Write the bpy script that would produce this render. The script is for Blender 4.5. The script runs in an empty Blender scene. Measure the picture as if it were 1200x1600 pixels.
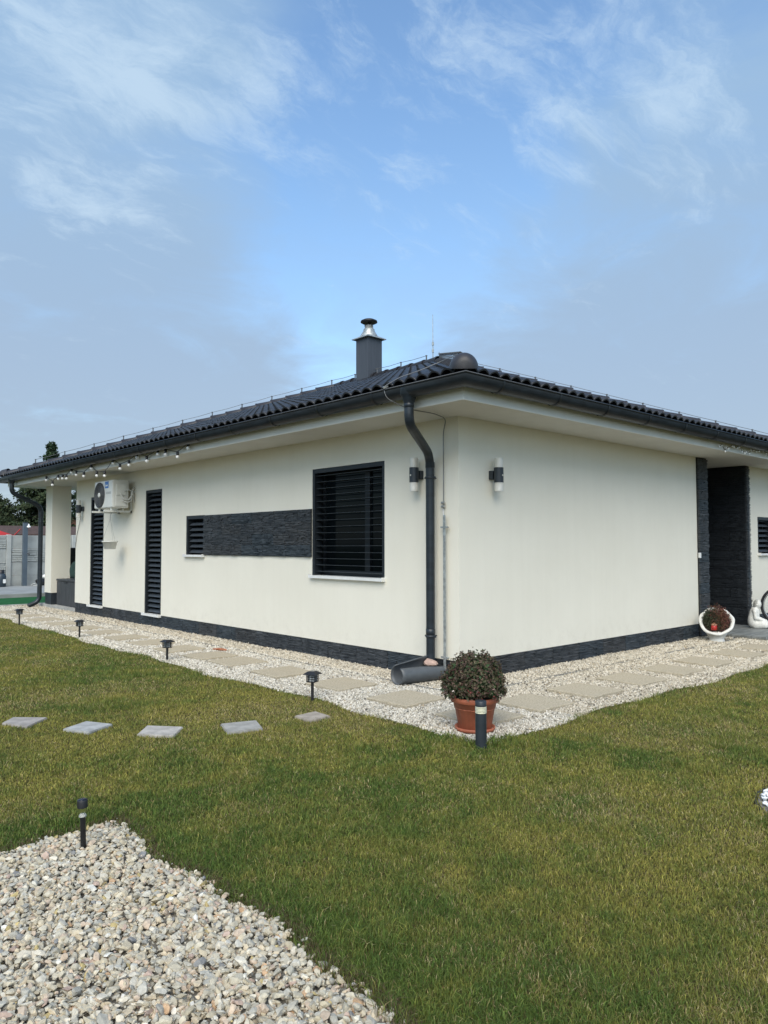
import bpy, bmesh, math, random
import numpy as np
from mathutils import Vector, Matrix

PI = math.pi
rng = np.random.default_rng(7)
random.seed(7)
scene = bpy.context.scene
COL = scene.collection

# ------------------------------------------------------------------ camera
YAW, PITCH, ROLL = 0.831241766, 0.044204164, -0.00073609
CAM = Vector((-5.78006, -5.18004, 1.42))
cam_d = bpy.data.cameras.new('camera')
cam = bpy.data.objects.new('camera', cam_d)
COL.objects.link(cam)
fwd = Vector((math.cos(YAW) * math.cos(PITCH), math.sin(YAW) * math.cos(PITCH), math.sin(PITCH)))
rgt = Vector((math.sin(YAW), -math.cos(YAW), 0))
upv = rgt.cross(fwd)
r2 = rgt * math.cos(ROLL) + upv * math.sin(ROLL)
u2 = -rgt * math.sin(ROLL) + upv * math.cos(ROLL)
M = Matrix((r2, u2, -fwd)).transposed().to_4x4()
M.translation = CAM
cam.matrix_world = M
cam_d.sensor_fit = 'HORIZONTAL'
cam_d.sensor_width = 36.0
cam_d.lens = 36.0 * 1159.64 / 1200.0
cam_d.clip_start = 0.05
cam_d.clip_end = 3000
scene.camera = cam

# ------------------------------------------------------------------ light
SUN_EL, SUN_AZ = math.radians(45), math.atan2(-0.665, -0.745)   # azimuth as math angle of the direction to the sun
sd = Vector((math.cos(SUN_AZ) * math.cos(SUN_EL), math.sin(SUN_AZ) * math.cos(SUN_EL), math.sin(SUN_EL)))
sun_d = bpy.data.lights.new('sun', 'SUN')
sun_d.energy = 1.5
sun_d.angle = math.radians(50)
sun_d.color = (1.0, 0.915, 0.77)
sun = bpy.data.objects.new('sun', sun_d)
sun.rotation_euler = sd.to_track_quat('Z', 'Y').to_euler()
sun.location = (-8, -6, 12)
COL.objects.link(sun)

world = bpy.data.worlds.new('World')
scene.world = world
world.use_nodes = True
wt = world.node_tree
wt.nodes.clear()


class NT:
    """small helper to write node trees"""
    def __init__(self, nt):
        self.nt = nt

    def n(self, kind, **kw):
        nd = self.nt.nodes.new(kind)
        for k, v in kw.items():
            setattr(nd, k, v)
        return nd

    def link(self, a, b):
        self.nt.links.new(a, b)

    def put(self, sock, v):
        if isinstance(v, bpy.types.NodeSocket):
            self.nt.links.new(v, sock)
        else:
            sock.default_value = v

    def math(self, op, a, b=0.0, c=0.0, clamp=False):
        nd = self.n('ShaderNodeMath', operation=op, use_clamp=clamp)
        for i, v in enumerate((a, b, c)):
            self.put(nd.inputs[i], v)
        return nd.outputs[0]

    def vec(self, op, a, b=None, scale=None):
        nd = self.n('ShaderNodeVectorMath', operation=op)
        self.put(nd.inputs[0], a)
        if b is not None:
            self.put(nd.inputs[1], b)
        if scale is not None:
            self.put(nd.inputs['Scale'], scale)
        return nd.outputs['Value'] if op in ('DOT_PRODUCT', 'LENGTH') else nd.outputs['Vector']

    def noise(self, vec, scale, detail=4.0, rough=0.55, dist=0.0, dims='3D'):
        nd = self.n('ShaderNodeTexNoise', noise_dimensions=dims)
        if vec is not None:
            self.link(vec, nd.inputs['Vector'])
        nd.inputs['Scale'].default_value = scale
        nd.inputs['Detail'].default_value = detail
        nd.inputs['Roughness'].default_value = rough
        nd.inputs['Distortion'].default_value = dist
        return nd.outputs['Fac']

    def smooth(self, v, a, b, lo=0.0, hi=1.0):
        nd = self.n('ShaderNodeMapRange', interpolation_type='SMOOTHSTEP')
        self.put(nd.inputs['Value'], v)
        nd.inputs['From Min'].default_value = a
        nd.inputs['From Max'].default_value = b
        nd.inputs['To Min'].default_value = lo
        nd.inputs['To Max'].default_value = hi
        return nd.outputs['Result']

    def mix(self, f, a, b):
        nd = self.n('ShaderNodeMix', data_type='RGBA')
        self.put(nd.inputs['Factor'], f)
        self.put(nd.inputs['A'], a if isinstance(a, bpy.types.NodeSocket) else (*a, 1.0))
        self.put(nd.inputs['B'], b if isinstance(b, bpy.types.NodeSocket) else (*b, 1.0))
        return nd.outputs['Result']


def pix_dir(u, v):
    d = r2 * ((u - 600) / 1159.64) - u2 * ((v - 800) / 1159.64) + fwd
    return d.normalized()


def build_sky():
    w = NT(wt)
    out = w.n('ShaderNodeOutputWorld')
    bg = w.n('ShaderNodeBackground')
    bg.inputs['Strength'].default_value = 0.08
    w.link(bg.outputs[0], out.inputs[0])
    sky = w.n('ShaderNodeTexSky', sky_type='NISHITA')
    sky.sun_disc = False
    sky.sun_elevation = SUN_EL
    sky.sun_rotation = math.atan2(sd.x, sd.y) % (2 * PI)
    sky.air_density = 1.0
    sky.dust_density = 1.2
    sky.ozone_density = 1.6
    tc = w.n('ShaderNodeTexCoord')
    d = w.vec('NORMALIZE', tc.outputs['Generated'])
    sp = w.n('ShaderNodeSeparateXYZ')
    w.link(d, sp.inputs[0])
    z = sp.outputs['Z']
    # flat cloud deck seen in perspective
    zz = w.math('ADD', w.math('MAXIMUM', z, 0.0), 0.22)
    cb = w.n('ShaderNodeCombineXYZ')
    w.link(w.math('DIVIDE', sp.outputs['X'], zz), cb.inputs[0])
    w.link(w.math('DIVIDE', sp.outputs['Y'], zz), cb.inputs[1])
    P = cb.outputs[0]

    def bank(u, v, r0, r1):        # a cloud bank round a direction
        dt = w.vec('DOT_PRODUCT', d, tuple(pix_dir(u, v)))
        return w.smooth(dt, math.cos(math.radians(r0)), math.cos(math.radians(r1)))

    # smooth grey altostratus
    big = w.noise(P, 1.1, 5.0, 0.5, 0.4)
    mid = w.noise(w.vec('ADD', P, (3.1, 7.7, 0.0)), 3.2, 8.0, 0.6, 0.5)
    cover = w.math('ADD', w.math('MULTIPLY', big, 0.5), w.math('MULTIPLY', mid, 0.62))
    low = w.smooth(z, 0.42, 0.06)                        # thickens towards the horizon
    cover = w.math('ADD', cover, w.math('MULTIPLY', low, 0.16))
    cover = w.math('ADD', cover, w.math('MULTIPLY', bank(1080, 490, 24, 3), 0.30))
    cover = w.math('ADD', cover, w.math('MULTIPLY', bank(60, 500, 26, 2), 0.24))
    cover = w.math('ADD', cover, w.math('MULTIPLY', bank(80, 150, 24, 2), 0.12))
    cover = w.math('SUBTRACT', cover, w.math('MULTIPLY', bank(620, 300, 17, 1), 0.13))
    cover = w.math('SUBTRACT', cover, w.math('MULTIPLY', bank(720, 90, 15, 1), 0.18))
    grey = w.math('MAXIMUM', w.smooth(cover, 0.42, 0.90), w.math('MULTIPLY', w.smooth(z, 0.62, 0.12), w.smooth(mid, 0.25, 0.62, 0.22, 0.62)))
    # fine white cirrus
    st = w.n('ShaderNodeMapping')
    w.link(P, st.inputs['Vector'])
    st.inputs['Rotation'].default_value = (0, 0, math.radians(24))
    st.inputs['Scale'].default_value = (1.0, 2.3, 1.0)
    warp = w.noise(P, 2.2, 3.0, 0.5)
    wv = w.vec('ADD', st.outputs[0], w.vec('SCALE', w.n('ShaderNodeCombineXYZ').outputs[0], scale=0.0))
    cx = w.n('ShaderNodeCombineXYZ')
    w.link(w.math('MULTIPLY', warp, 0.5), cx.inputs[0])
    w.link(w.math('MULTIPLY', mid, 0.35), cx.inputs[1])
    wv = w.vec('ADD', wv, cx.outputs[0])
    c1 = w.noise(wv, 4.6, 10.0, 0.68, 0.25)
    cm = w.noise(w.vec('ADD', P, (11.0, 2.0, 0.0)), 1.9, 3.0, 0.5)
    cirr = w.math('ADD', c1, w.math('MULTIPLY', w.math('SUBTRACT', cm, 0.5), 0.55))
    for (u, v, r0, r1, k) in ((1010, 75, 6.5, 0.5, 0.18), (880, 235, 4.5, 0.5, 0.17), (1080, 235, 6, 0.5, 0.17), (340, 130, 6.5, 0.5, 0.21), (600, 170, 12, 1, 0.08),
                              (110, 200, 8, 0.5, 0.11), (120, 30, 8, 0.5, 0.16), (230, 350, 5, 0.5, 0.17), (95, 300, 3.5, 0.3, 0.20), (800, 25, 8, 1.0, 0.15)):
        cirr = w.math('ADD', cirr, w.math('MULTIPLY', bank(u, v, r0, r1), k))
    wisp = w.math('MULTIPLY', w.smooth(cirr, 0.57, 0.93), w.smooth(z, 0.10, 0.30))

    skyc = w.n('ShaderNodeMix', data_type='RGBA', blend_type='MULTIPLY')
    skyc.inputs['Factor'].default_value = 1.0
    w.link(sky.outputs[0], skyc.inputs['A'])
    skyc.inputs['B'].default_value = SKY_TINT
    gcol = w.mix(w.smooth(z, 0.05, 0.55), GREY_LOW, GREY_HIGH)
    c = w.mix(w.math('MULTIPLY', grey, 0.88), skyc.outputs['Result'], gcol)
    c = w.mix(w.math('MULTIPLY', wisp, 0.56), c, WISP)
    w.link(c, bg.inputs['Color'])


SKY_TINT = (1.36, 1.56, 1.60, 1.0)
GREY_LOW = (2.40, 2.86, 3.56)
GREY_HIGH = (2.20, 3.28, 4.60)
WISP = (4.1, 5.1, 6.0)
build_sky()

vs = scene.view_settings
vs.view_transform = 'Standard'
vs.look = 'None'
vs.gamma = 1.0
vs.exposure = 1.02
vs.use_curve_mapping = False
scene.display_settings.display_device = 'sRGB'
scene.render.film_transparent = False
scene.cycles.max_bounces = 8
scene.cycles.diffuse_bounces = 4
scene.cycles.transparent_max_bounces = 12
scene.cycles.use_adaptive_sampling = False

# ------------------------------------------------------------------ materials
MATS = {}


def mat(name, color, rough=0.6, var=0.0, vscale=6.0, bump=0.0, bscale=60.0, metal=0.0, spec=0.5, color2=None, attr=None, detail=5.0,
        streak=None, coat=0.0, trans=0.0):
    if name in MATS:
        return MATS[name]
    m = bpy.data.materials.new(name)
    m.use_nodes = True
    t = NT(m.node_tree)
    b = m.node_tree.nodes['Principled BSDF']
    b.inputs['Roughness'].default_value = rough
    b.inputs['Metallic'].default_value = metal
    b.inputs['Specular IOR Level'].default_value = spec
    if coat:
        b.inputs['Coat Weight'].default_value = coat
    if trans:
        b.inputs['Transmission Weight'].default_value = trans
    tc = t.n('ShaderNodeTexCoord')
    geo = tc.outputs['Object']
    base = None
    if attr:
        a = t.n('ShaderNodeAttribute', attribute_name=attr)
        base = a.outputs['Color']
    if var > 0 or color2:
        src = geo
        if streak:
            mp = t.n('ShaderNodeMapping')
            t.link(geo, mp.inputs['Vector'])
            mp.inputs['Scale'].default_value = streak
            src = mp.outputs[0]
        f = t.smooth(t.noise(src, vscale, detail, 0.6), 0.3, 0.7)
        if attr:
            hi = t.n('ShaderNodeMix', data_type='RGBA', blend_type='MULTIPLY')
            hi.inputs['Factor'].default_value = 1.0
            t.link(base, hi.inputs['A'])
            g = t.mix(f, (1 - var,) * 3, (1 + var,) * 3)
            t.link(g, hi.inputs['B'])
            base = hi.outputs['Result']
        else:
            c2 = color2 or tuple(min(1, c * (1 + var)) for c in color)
            c1 = tuple(c * (1 - var) for c in color)
            base = t.mix(f, c1, c2)
    if base is not None:
        t.link(base, b.inputs['Base Color'])
    else:
        b.inputs['Base Color'].default_value = (*color, 1)
    if bump > 0:
        bp = t.n('ShaderNodeBump')
        bp.inputs['Strength'].default_value = 1.0
        bp.inputs['Distance'].default_value = bump
        t.link(t.noise(geo, bscale, 3.0, 0.6), bp.inputs['Height'])
        t.link(bp.outputs[0], b.inputs['Normal'])
    MATS[name] = m
    return m


def wall_material():
    m = bpy.data.materials.new('cream_render')
    m.use_nodes = True
    t = NT(m.node_tree)
    b = m.node_tree.nodes['Principled BSDF']
    b.inputs['Roughness'].default_value = 0.9
    b.inputs['Specular IOR Level'].default_value = 0.15
    tc = t.n('ShaderNodeTexCoord')
    g = tc.outputs['Object']
    n1 = t.noise(g, 0.9, 5, 0.6)
    mp = t.n('ShaderNodeMapping')
    t.link(g, mp.inputs['Vector'])
    mp.inputs['Scale'].default_value = (9, 9, 0.55)
    n2 = t.noise(mp.outputs[0], 1.0, 4, 0.6)
    n3 = t.noise(g, 140, 2, 0.6)
    f = t.math('ADD', t.math('MULTIPLY', n1, 0.45), t.math('ADD', t.math('MULTIPLY', n2, 0.18), t.math('MULTIPLY', n3, 0.37)))
    c = t.mix(t.smooth(f, 0.34, 0.66), (0.755, 0.715, 0.612), (0.808, 0.768, 0.664))
    sz = t.n('ShaderNodeSeparateXYZ')
    t.link(g, sz.inputs[0])
    splash = t.math('MULTIPLY', t.smooth(sz.outputs['Z'], 0.62, 0.20), t.smooth(t.noise(g, 7.0, 6, 0.7), 0.42, 0.75))
    c = t.mix(t.math('MULTIPLY', splash, 0.22), c, (0.52, 0.47, 0.38))
    mp2 = t.n('ShaderNodeMapping')
    t.link(g, mp2.inputs['Vector'])
    mp2.inputs['Scale'].default_value = (16, 16, 0.8)
    runs = t.math('MULTIPLY', t.smooth(t.noise(mp2.outputs[0], 1.0, 5, 0.6), 0.56, 0.80), t.smooth(t.noise(g, 0.7, 3, 0.5), 0.45, 0.65))
    c = t.mix(t.math('MULTIPLY', runs, 0.12), c, (0.56, 0.54, 0.47))
    t.link(c, b.inputs['Base Color'])
    bp = t.n('ShaderNodeBump')
    bp.inputs['Distance'].default_value = 0.0022
    t.link(t.noise(g, 260, 2, 0.65), bp.inputs['Height'])
    t.link(bp.outputs[0], b.inputs['Normal'])
    return m


M_WALL = wall_material()
M_SOFFIT = mat('soffit_paint', (0.70, 0.685, 0.64), 0.85, 0.03, 2.5, 0.0006, 200, spec=0.2)
M_FASCIA = mat('fascia_paint', (0.74, 0.72, 0.66), 0.7, 0.03, 3.0, spec=0.3)
M_METAL = mat('anthracite_metal', (0.024, 0.030, 0.037), 0.42, 0.16, 9.0, spec=0.45)
M_GUTTER = mat('gutter_metal', (0.015, 0.021, 0.028), 0.36, 0.30, 5.0, spec=0.45, streak=(1, 1, 4))
M_BRACK = mat('bracket_black', (0.008, 0.010, 0.012), 0.5)
M_BLIND = mat('blind_aluminium', (0.055, 0.066, 0.077), 0.38, 0.10, 12.0, spec=0.5)
M_RAIL = mat('blind_rail', (0.014, 0.018, 0.023), 0.5, 0.10, 12.0, spec=0.4)
M_SILL = mat('white_sill', (0.72, 0.72, 0.70), 0.45, 0.04, 12.0)


def stone_material(name, dark, light):
    m = bpy.data.materials.new(name)
    m.use_nodes = True
    t = NT(m.node_tree)
    b = m.node_tree.nodes['Principled BSDF']
    b.inputs['Roughness'].default_value = 0.6
    b.inputs['Specular IOR Level'].default_value = 0.4
    tc = t.n('ShaderNodeTexCoord')
    oi = t.n('ShaderNodeObjectInfo')
    cb = t.n('ShaderNodeCombineXYZ')
    t.link(t.math('MULTIPLY', oi.outputs['Random'], 37.0), cb.inputs[0])
    t.link(t.math('MULTIPLY', oi.outputs['Random'], 11.0), cb.inputs[2])
    mp = t.n('ShaderNodeMapping')
    t.link(t.vec('ADD', tc.outputs['Object'], cb.outputs[0]), mp.inputs['Vector'])
    mp.inputs['Scale'].default_value = (7.0, 7.0, 62.0)
    n1 = t.noise(mp.outputs[0], 1.0, 4.0, 0.6)
    n2 = t.noise(t.vec('ADD', tc.outputs['Object'], cb.outputs[0]), 90.0, 3.0, 0.6)
    n3 = t.noise(t.vec('ADD', tc.outputs['Object'], cb.outputs[0]), 5.0, 3.0, 0.6)
    f = t.math('ADD', t.math('MULTIPLY', n1, 0.62), t.math('ADD', t.math('MULTIPLY', n2, 0.18), t.math('MULTIPLY', n3, 0.20)))
    t.link(t.mix(t.smooth(f, 0.38, 0.72), dark, light), b.inputs['Base Color'])
    bp = t.n('ShaderNodeBump')
    bp.inputs['Distance'].default_value = 0.006
    t.link(t.math('ADD', n1, t.math('MULTIPLY', n2, 0.4)), bp.inputs['Height'])
    t.link(bp.outputs[0], b.inputs['Normal'])
    return m


M_STONE = stone_material('slate_cladding', (0.021, 0.025, 0.030), (0.115, 0.124, 0.134))
M_STONE2 = stone_material('slate_cladding_warm', (0.024, 0.026, 0.029), (0.115, 0.120, 0.125))
M_STONE3 = stone_material('slate_cladding_blue', (0.018, 0.025, 0.032), (0.100, 0.120, 0.137))
M_MORTAR = mat('cladding_backing', (0.015, 0.016, 0.018), 0.9)
M_TILE = mat('black_roof_tile', (0.020, 0.021, 0.024), 0.42, 0.30, 7.0, 0.0012, 90, spec=0.5)
M_TILE2 = mat('black_roof_tile_worn', (0.026, 0.026, 0.028), 0.48, 0.35, 6.0, 0.0012, 90, spec=0.5)
M_RIDGE = mat('hip_tile', (0.030, 0.029, 0.033), 0.5, 0.22, 8.0, 0.001, 90, spec=0.5)
M_DECK = mat('roof_underlay', (0.012, 0.012, 0.013), 0.9)
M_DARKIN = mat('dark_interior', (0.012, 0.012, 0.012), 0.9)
M_GLASS = mat('window_glass', (0.005, 0.008, 0.010), 0.05, spec=0.06)
M_GALV = mat('galvanised_steel', (0.40, 0.42, 0.41), 0.45, 0.3, 22.0, metal=0.55, spec=0.5)
M_WIRE = mat('dull_wire', (0.16, 0.165, 0.17), 0.5, 0.2, 20.0, metal=0.3)
M_STEEL = mat('stainless_steel', (0.46, 0.46, 0.45), 0.35, 0.15, 10.0, metal=0.8)
M_FROST = mat('frosted_shade', (0.62, 0.60, 0.54), 0.35, 0.04, 12.0, spec=0.5)
M_WHITEP = mat('white_powder_coat', (0.62, 0.62, 0.58), 0.42, 0.05, 9.0)
M_BLACK = mat('black_plastic', (0.012, 0.012, 0.014), 0.45, 0.2, 20.0)
M_BULB = mat('opal_bulb', (0.80, 0.80, 0.78), 0.18, spec=0.6)
M_TERRA = mat('terracotta_plastic', (0.375, 0.115, 0.060), 0.55, 0.16, 9.0, 0.0006, 120, spec=0.4)
M_SOIL = mat('dark_soil', (0.03, 0.022, 0.016), 0.95, 0.4, 60.0)
M_CONC = mat('concrete', (0.36, 0.355, 0.33), 0.85, 0.16, 5.0, 0.002, 60, spec=0.3)
M_KERB = mat('concrete_edging', (0.21, 0.20, 0.175), 0.9, 0.2, 9.0, 0.003, 60, spec=0.2)
M_PIPE = mat('grey_drain_plastic', (0.085, 0.093, 0.10), 0.45, 0.12, 14.0, spec=0.45)
M_PLASTER = mat('white_plaster', (0.66, 0.65, 0.61), 0.75, 0.10, 14.0, 0.002, 50, spec=0.3)
M_TERRACE = mat('porch_paving', (0.20, 0.21, 0.205), 0.5, 0.45, 2.0, 0.0008, 60, spec=0.4, streak=(0.8, 5.0, 1), detail=6)

# ------------------------------------------------------------------ mesh helpers


class MB:
    """collects boxes, tubes and lathes, then links them as ONE mesh object"""
    def __init__(self):
        self.v, self.f, self.sm = [], [], []

    def add(self, vs_, fs, smooth=False):
        o = len(self.v)
        self.v.extend(tuple(p) for p in vs_)
        for f in fs:
            self.f.append(tuple(i + o for i in f))
            self.sm.append(smooth)
        return self

    def box(self, x0, x1, y0, y1, z0, z1, ch=0.0, mtx=None):
        if ch <= 0:
            vs_ = [(x, y, z) for z in (z0, z1) for y in (y0, y1) for x in (x0, x1)]
            fs = [(0, 2, 3, 1), (4, 5, 7, 6), (0, 1, 5, 4), (2, 6, 7, 3), (0, 4, 6, 2), (1, 3, 7, 5)]
        else:
            bm = bmesh.new()
            bmesh.ops.create_cube(bm, size=1.0)
            for v in bm.verts:
                v.co = ((x0 + x1) / 2 + v.co.x * (x1 - x0), (y0 + y1) / 2 + v.co.y * (y1 - y0), (z0 + z1) / 2 + v.co.z * (z1 - z0))
            bmesh.ops.bevel(bm, geom=list(bm.edges), offset=ch, segments=2, affect='EDGES', profile=0.5)
            bm.verts.index_update()
            vs_ = [tuple(v.co) for v in bm.verts]
            fs = [tuple(v.index for v in f.verts) for f in bm.faces]
            bm.free()
        if mtx is not None:
            vs_ = [tuple(mtx @ Vector(p)) for p in vs_]
        return self.add(vs_, fs)

    def tube(self, pts, r, seg=10, caps=True, smooth=True):
        pts = [Vector(p) for p in pts]
        n = len(pts)
        rs = r if isinstance(r, (list, tuple)) else [r] * n
        vs_, fs = [], []
        ref = None
        for i, p in enumerate(pts):
            t = (pts[min(i + 1, n - 1)] - pts[max(i - 1, 0)]).normalized()
            if ref is None:
                ref = t.orthogonal().normalized()
            ref = (ref - t * ref.dot(t))
            ref = ref.normalized() if ref.length > 1e-6 else t.orthogonal().normalized()
            b = t.cross(ref)
            for k in range(seg):
                a = 2 * PI * k / seg
                vs_.append(p + (ref * math.cos(a) + b * math.sin(a)) * rs[i])
        for i in range(n - 1):
            for k in range(seg):
                k2 = (k + 1) % seg
                fs.append((i * seg + k, i * seg + k2, (i + 1) * seg + k2, (i + 1) * seg + k))
        self.add(vs_, fs, smooth)
        if caps:
            self.add(vs_[:seg], [tuple(range(seg))[::-1]])
            self.add(vs_[-seg:], [tuple(range(seg))])
        return self

    def lathe(self, prof, cx=0, cy=0, seg=24, mtx=None, smooth=True, rib=0.0, nrib=0):
        """prof: list of (r, z)"""
        vs_, fs = [], []
        for (r, z) in prof:
            for k in range(seg):
                a = 2 * PI * k / seg
                rr = r * (1 + (rib if nrib and (k * nrib * 2 // seg) % 2 else 0))
                p = Vector((cx + rr * math.cos(a), cy + rr * math.sin(a), z))
                vs_.append(mtx @ p if mtx is not None else p)
        for i in range(len(prof) - 1):
            for k in range(seg):
                k2 = (k + 1) % seg
                fs.append((i * seg + k, i * seg + k2, (i + 1) * seg + k2, (i + 1) * seg + k))
        self.add(vs_, fs, smooth)
        if prof[0][0] > 1e-4:
            self.add(vs_[:seg], [tuple(range(seg))[::-1]])
        if prof[-1][0] > 1e-4:
            self.add(vs_[-seg:], [tuple(range(seg))])
        return self

    def sphere(self, c, r, seg=12, rings=8, sc=(1, 1, 1)):
        prof = [(r * math.sin(PI * i / rings) + (1e-5 if i in (0, rings) else 0), -r * math.cos(PI * i / rings)) for i in range(rings + 1)]
        mt = Matrix.Translation(c) @ Matrix.Diagonal((*sc, 1))
        return self.lathe(prof, seg=seg, mtx=mt)

    def mesh(self, name, material):
        me = bpy.data.meshes.new(name)
        me.from_pydata(self.v, [], self.f)
        me.polygons.foreach_set('use_smooth', self.sm)
        if material:
            me.materials.append(material)
        me.update()
        return me

    def build(self, name, material, parent=None):
        return obj(name, self.mesh(name, material), parent)


def obj(name, me, parent=None, mtx=None):
    o = bpy.data.objects.new(name, me)
    COL.objects.link(o)
    if parent is not None:
        o.parent = parent
    if mtx is not None:
        o.matrix_local = mtx
    return o


def tag(o, label=None, cat=None, group=None, kind=None):
    if label:
        o['label'] = label
    if cat:
        o['category'] = cat
    if group:
        o['group'] = group
    if kind:
        o['kind'] = kind
    return o


def thing(name, label, cat, loc=(0, 0, 0), rz=0.0, group=None):
    o = bpy.data.objects.new(name, None)
    o.empty_display_size = 0.2
    COL.objects.link(o)
    o.location = loc
    o.rotation_euler = (0, 0, rz)
    return tag(o, label, cat, group)


def copy_tree(o, parent=None):
    c = o.copy()
    COL.objects.link(c)
    c.parent = parent
    for ch in list(o.children):
        copy_tree(ch, c)
    return c


def fast_mesh(name, V, F, material, colors=None, smooth=False):
    """V (n,3) float, F (m,k) int with k = 3 or 4, colours per vertex"""
    me = bpy.data.meshes.new(name)
    V = np.ascontiguousarray(V, dtype=np.float32)
    F = np.ascontiguousarray(F, dtype=np.int32)
    k = F.shape[1]
    me.vertices.add(len(V))
    me.vertices.foreach_set('co', V.ravel())
    me.loops.add(F.size)
    me.loops.foreach_set('vertex_index', F.ravel())
    me.polygons.add(len(F))
    me.polygons.foreach_set('loop_start', np.arange(0, F.size, k, dtype=np.int32))
    me.polygons.foreach_set('use_smooth', np.full(len(F), smooth, dtype=bool))
    if colors is not None:
        a = me.color_attributes.new('col', 'FLOAT_COLOR', 'POINT')
        c4 = np.ones((len(V), 4), dtype=np.float32)
        c4[:, :3] = colors
        a.data.foreach_set('color', c4.ravel())
    me.update(calc_edges=True)
    me.materials.append(material)
    return me


def poly_sheet(name, pts, z, material, kind='structure'):
    me = bpy.data.meshes.new(name)
    me.from_pydata([(x, y, z) for x, y in pts], [], [tuple(range(len(pts)))])
    me.materials.append(material)
    o = obj(name, me)
    return tag(o, kind=kind)


# ------------------------------------------------------------------ ground
BED_X, BED_Y = -4.195, -1.405        # corner of the near gravel bed
PATH_X, PATH_Y = -1.60, -1.67      # lawn edge along the two gravel walks


def edge_x(y):                     # lawn edge along the left walk
    return PATH_X + 0.045 * np.sin(y * 1.9 + 0.4) + 0.03 * np.sin(y * 5.1) + 0.02 * np.clip(y - 4, 0, 9)


def edge_y(x):                     # lawn edge along the right walk
    return PATH_Y + 0.04 * np.sin(x * 1.7 + 1.0) + 0.025 * np.sin(x * 4.7 + 2)


def bed_edge_x(y):
    return BED_X + 0.03 * np.sin(y * 4.0) + 0.02 * np.sin(y * 11 + 1)


def bed_edge_y(x):
    return BED_Y + 0.03 * np.sin(x * 4.4 + 1) + 0.02 * np.sin(x * 12)


WHITE_C, WHITE_R = (-1.20, -3.955), 0.53


def in_lawn(x, y):
    path = (x > edge_x(y)) & (y > edge_y(x))
    bed = (x < bed_edge_x(y)) & (y < bed_edge_y(x))
    white = (x - WHITE_C[0]) ** 2 + (y - WHITE_C[1]) ** 2 < WHITE_R ** 2
    return ~path & ~bed & ~white


def ground_material(name, c1, c2, scale, rough=0.95, bump=0.01, bs=30):
    return mat(name, c1, rough, 0.0, scale, bump, bs, color2=c2, spec=0.1, detail=8)


M_FARGROUND = ground_material('far_grass', (0.05, 0.06, 0.022), (0.10, 0.10, 0.04), 1.5)
M_TURFSOIL = ground_material('lawn_thatch', (0.050, 0.046, 0.017), (0.125, 0.105, 0.045), 30, bump=0.012, bs=80)
M_PATHBASE = ground_material('walk_bedding', (0.07, 0.062, 0.05), (0.22, 0.20, 0.17), 130, bump=0.006, bs=140)
M_BEDBASE = ground_material('bed_bedding', (0.10, 0.09, 0.075), (0.26, 0.24, 0.20), 50, bump=0.01, bs=60)

poly_sheet('ground', [(-400, -400), (400, -400), (400, 400), (-400, 400)], -0.060, M_FARGROUND)
lp = [(-14, -9)] + [(14, -9)] + [(14, float(edge_y(np.float64(14))))]
lp += [(x, float(edge_y(np.float64(x)))) for x in np.arange(13.5, -1.5, -0.25)] + [(-1.62, -1.70)]
lp += [(float(edge_x(np.float64(y))), y) for y in np.arange(-1.4, 13.4, 0.25)] + [(-14, 13.4)]
poly_sheet('lawn', lp, -0.012, M_TURFSOIL)
poly_sheet('gravel_walk', [(-2.2, -2.2), (14, -2.2), (14, 0.3), (0.3, 0.3), (0.3, 13.45), (-2.2, 13.45)], -0.022, M_PATHBASE)
poly_sheet('gravel_bed', [(-14, -9), (BED_X - 0.02, -9), (BED_X - 0.02, BED_Y - 0.02), (-14, BED_Y - 0.02)], -0.008, M_BEDBASE)
poly_sheet('pebble_circle', [(WHITE_C[0] + 0.52 * math.cos(a), WHITE_C[1] + 0.52 * math.sin(a)) for a in np.linspace(0, 2 * PI, 40, endpoint=False)], -0.006, M_BEDBASE)

kerb = MB()
def kerb_run(a0, a1, along_y):
    p = a0
    while p < a1 - 0.05:
        q = min(p + 1.0, a1)
        j = random.uniform(-0.006, 0.006)
        if along_y:
            kerb.box(-0.475 + j, -0.425 + j, p + 0.004, q - 0.004, -0.05, 0.006 + random.uniform(-0.004, 0.004))
        else:
            kerb.box(p + 0.004, q - 0.004, -0.475 + j, -0.425 + j, -0.05, 0.006 + random.uniform(-0.004, 0.004))
        p = q
kerb_run(-0.42, 13.0, True)
kerb_run(-0.48, 5.6, False)
tag(kerb.build('path_edging', M_KERB), kind='structure')

# ------------------------------------------------------------------ house
house = thing('house', 'cream rendered bungalow with dark tiled hip roof and anthracite blinds', 'house')
SOF, OV = 2.767, 0.648
PL = 0.2138                       # plinth height
WX, WY, PORCH_Y = 9.60, 12.75, 10.845
TH = math.radians(20.0)


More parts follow.
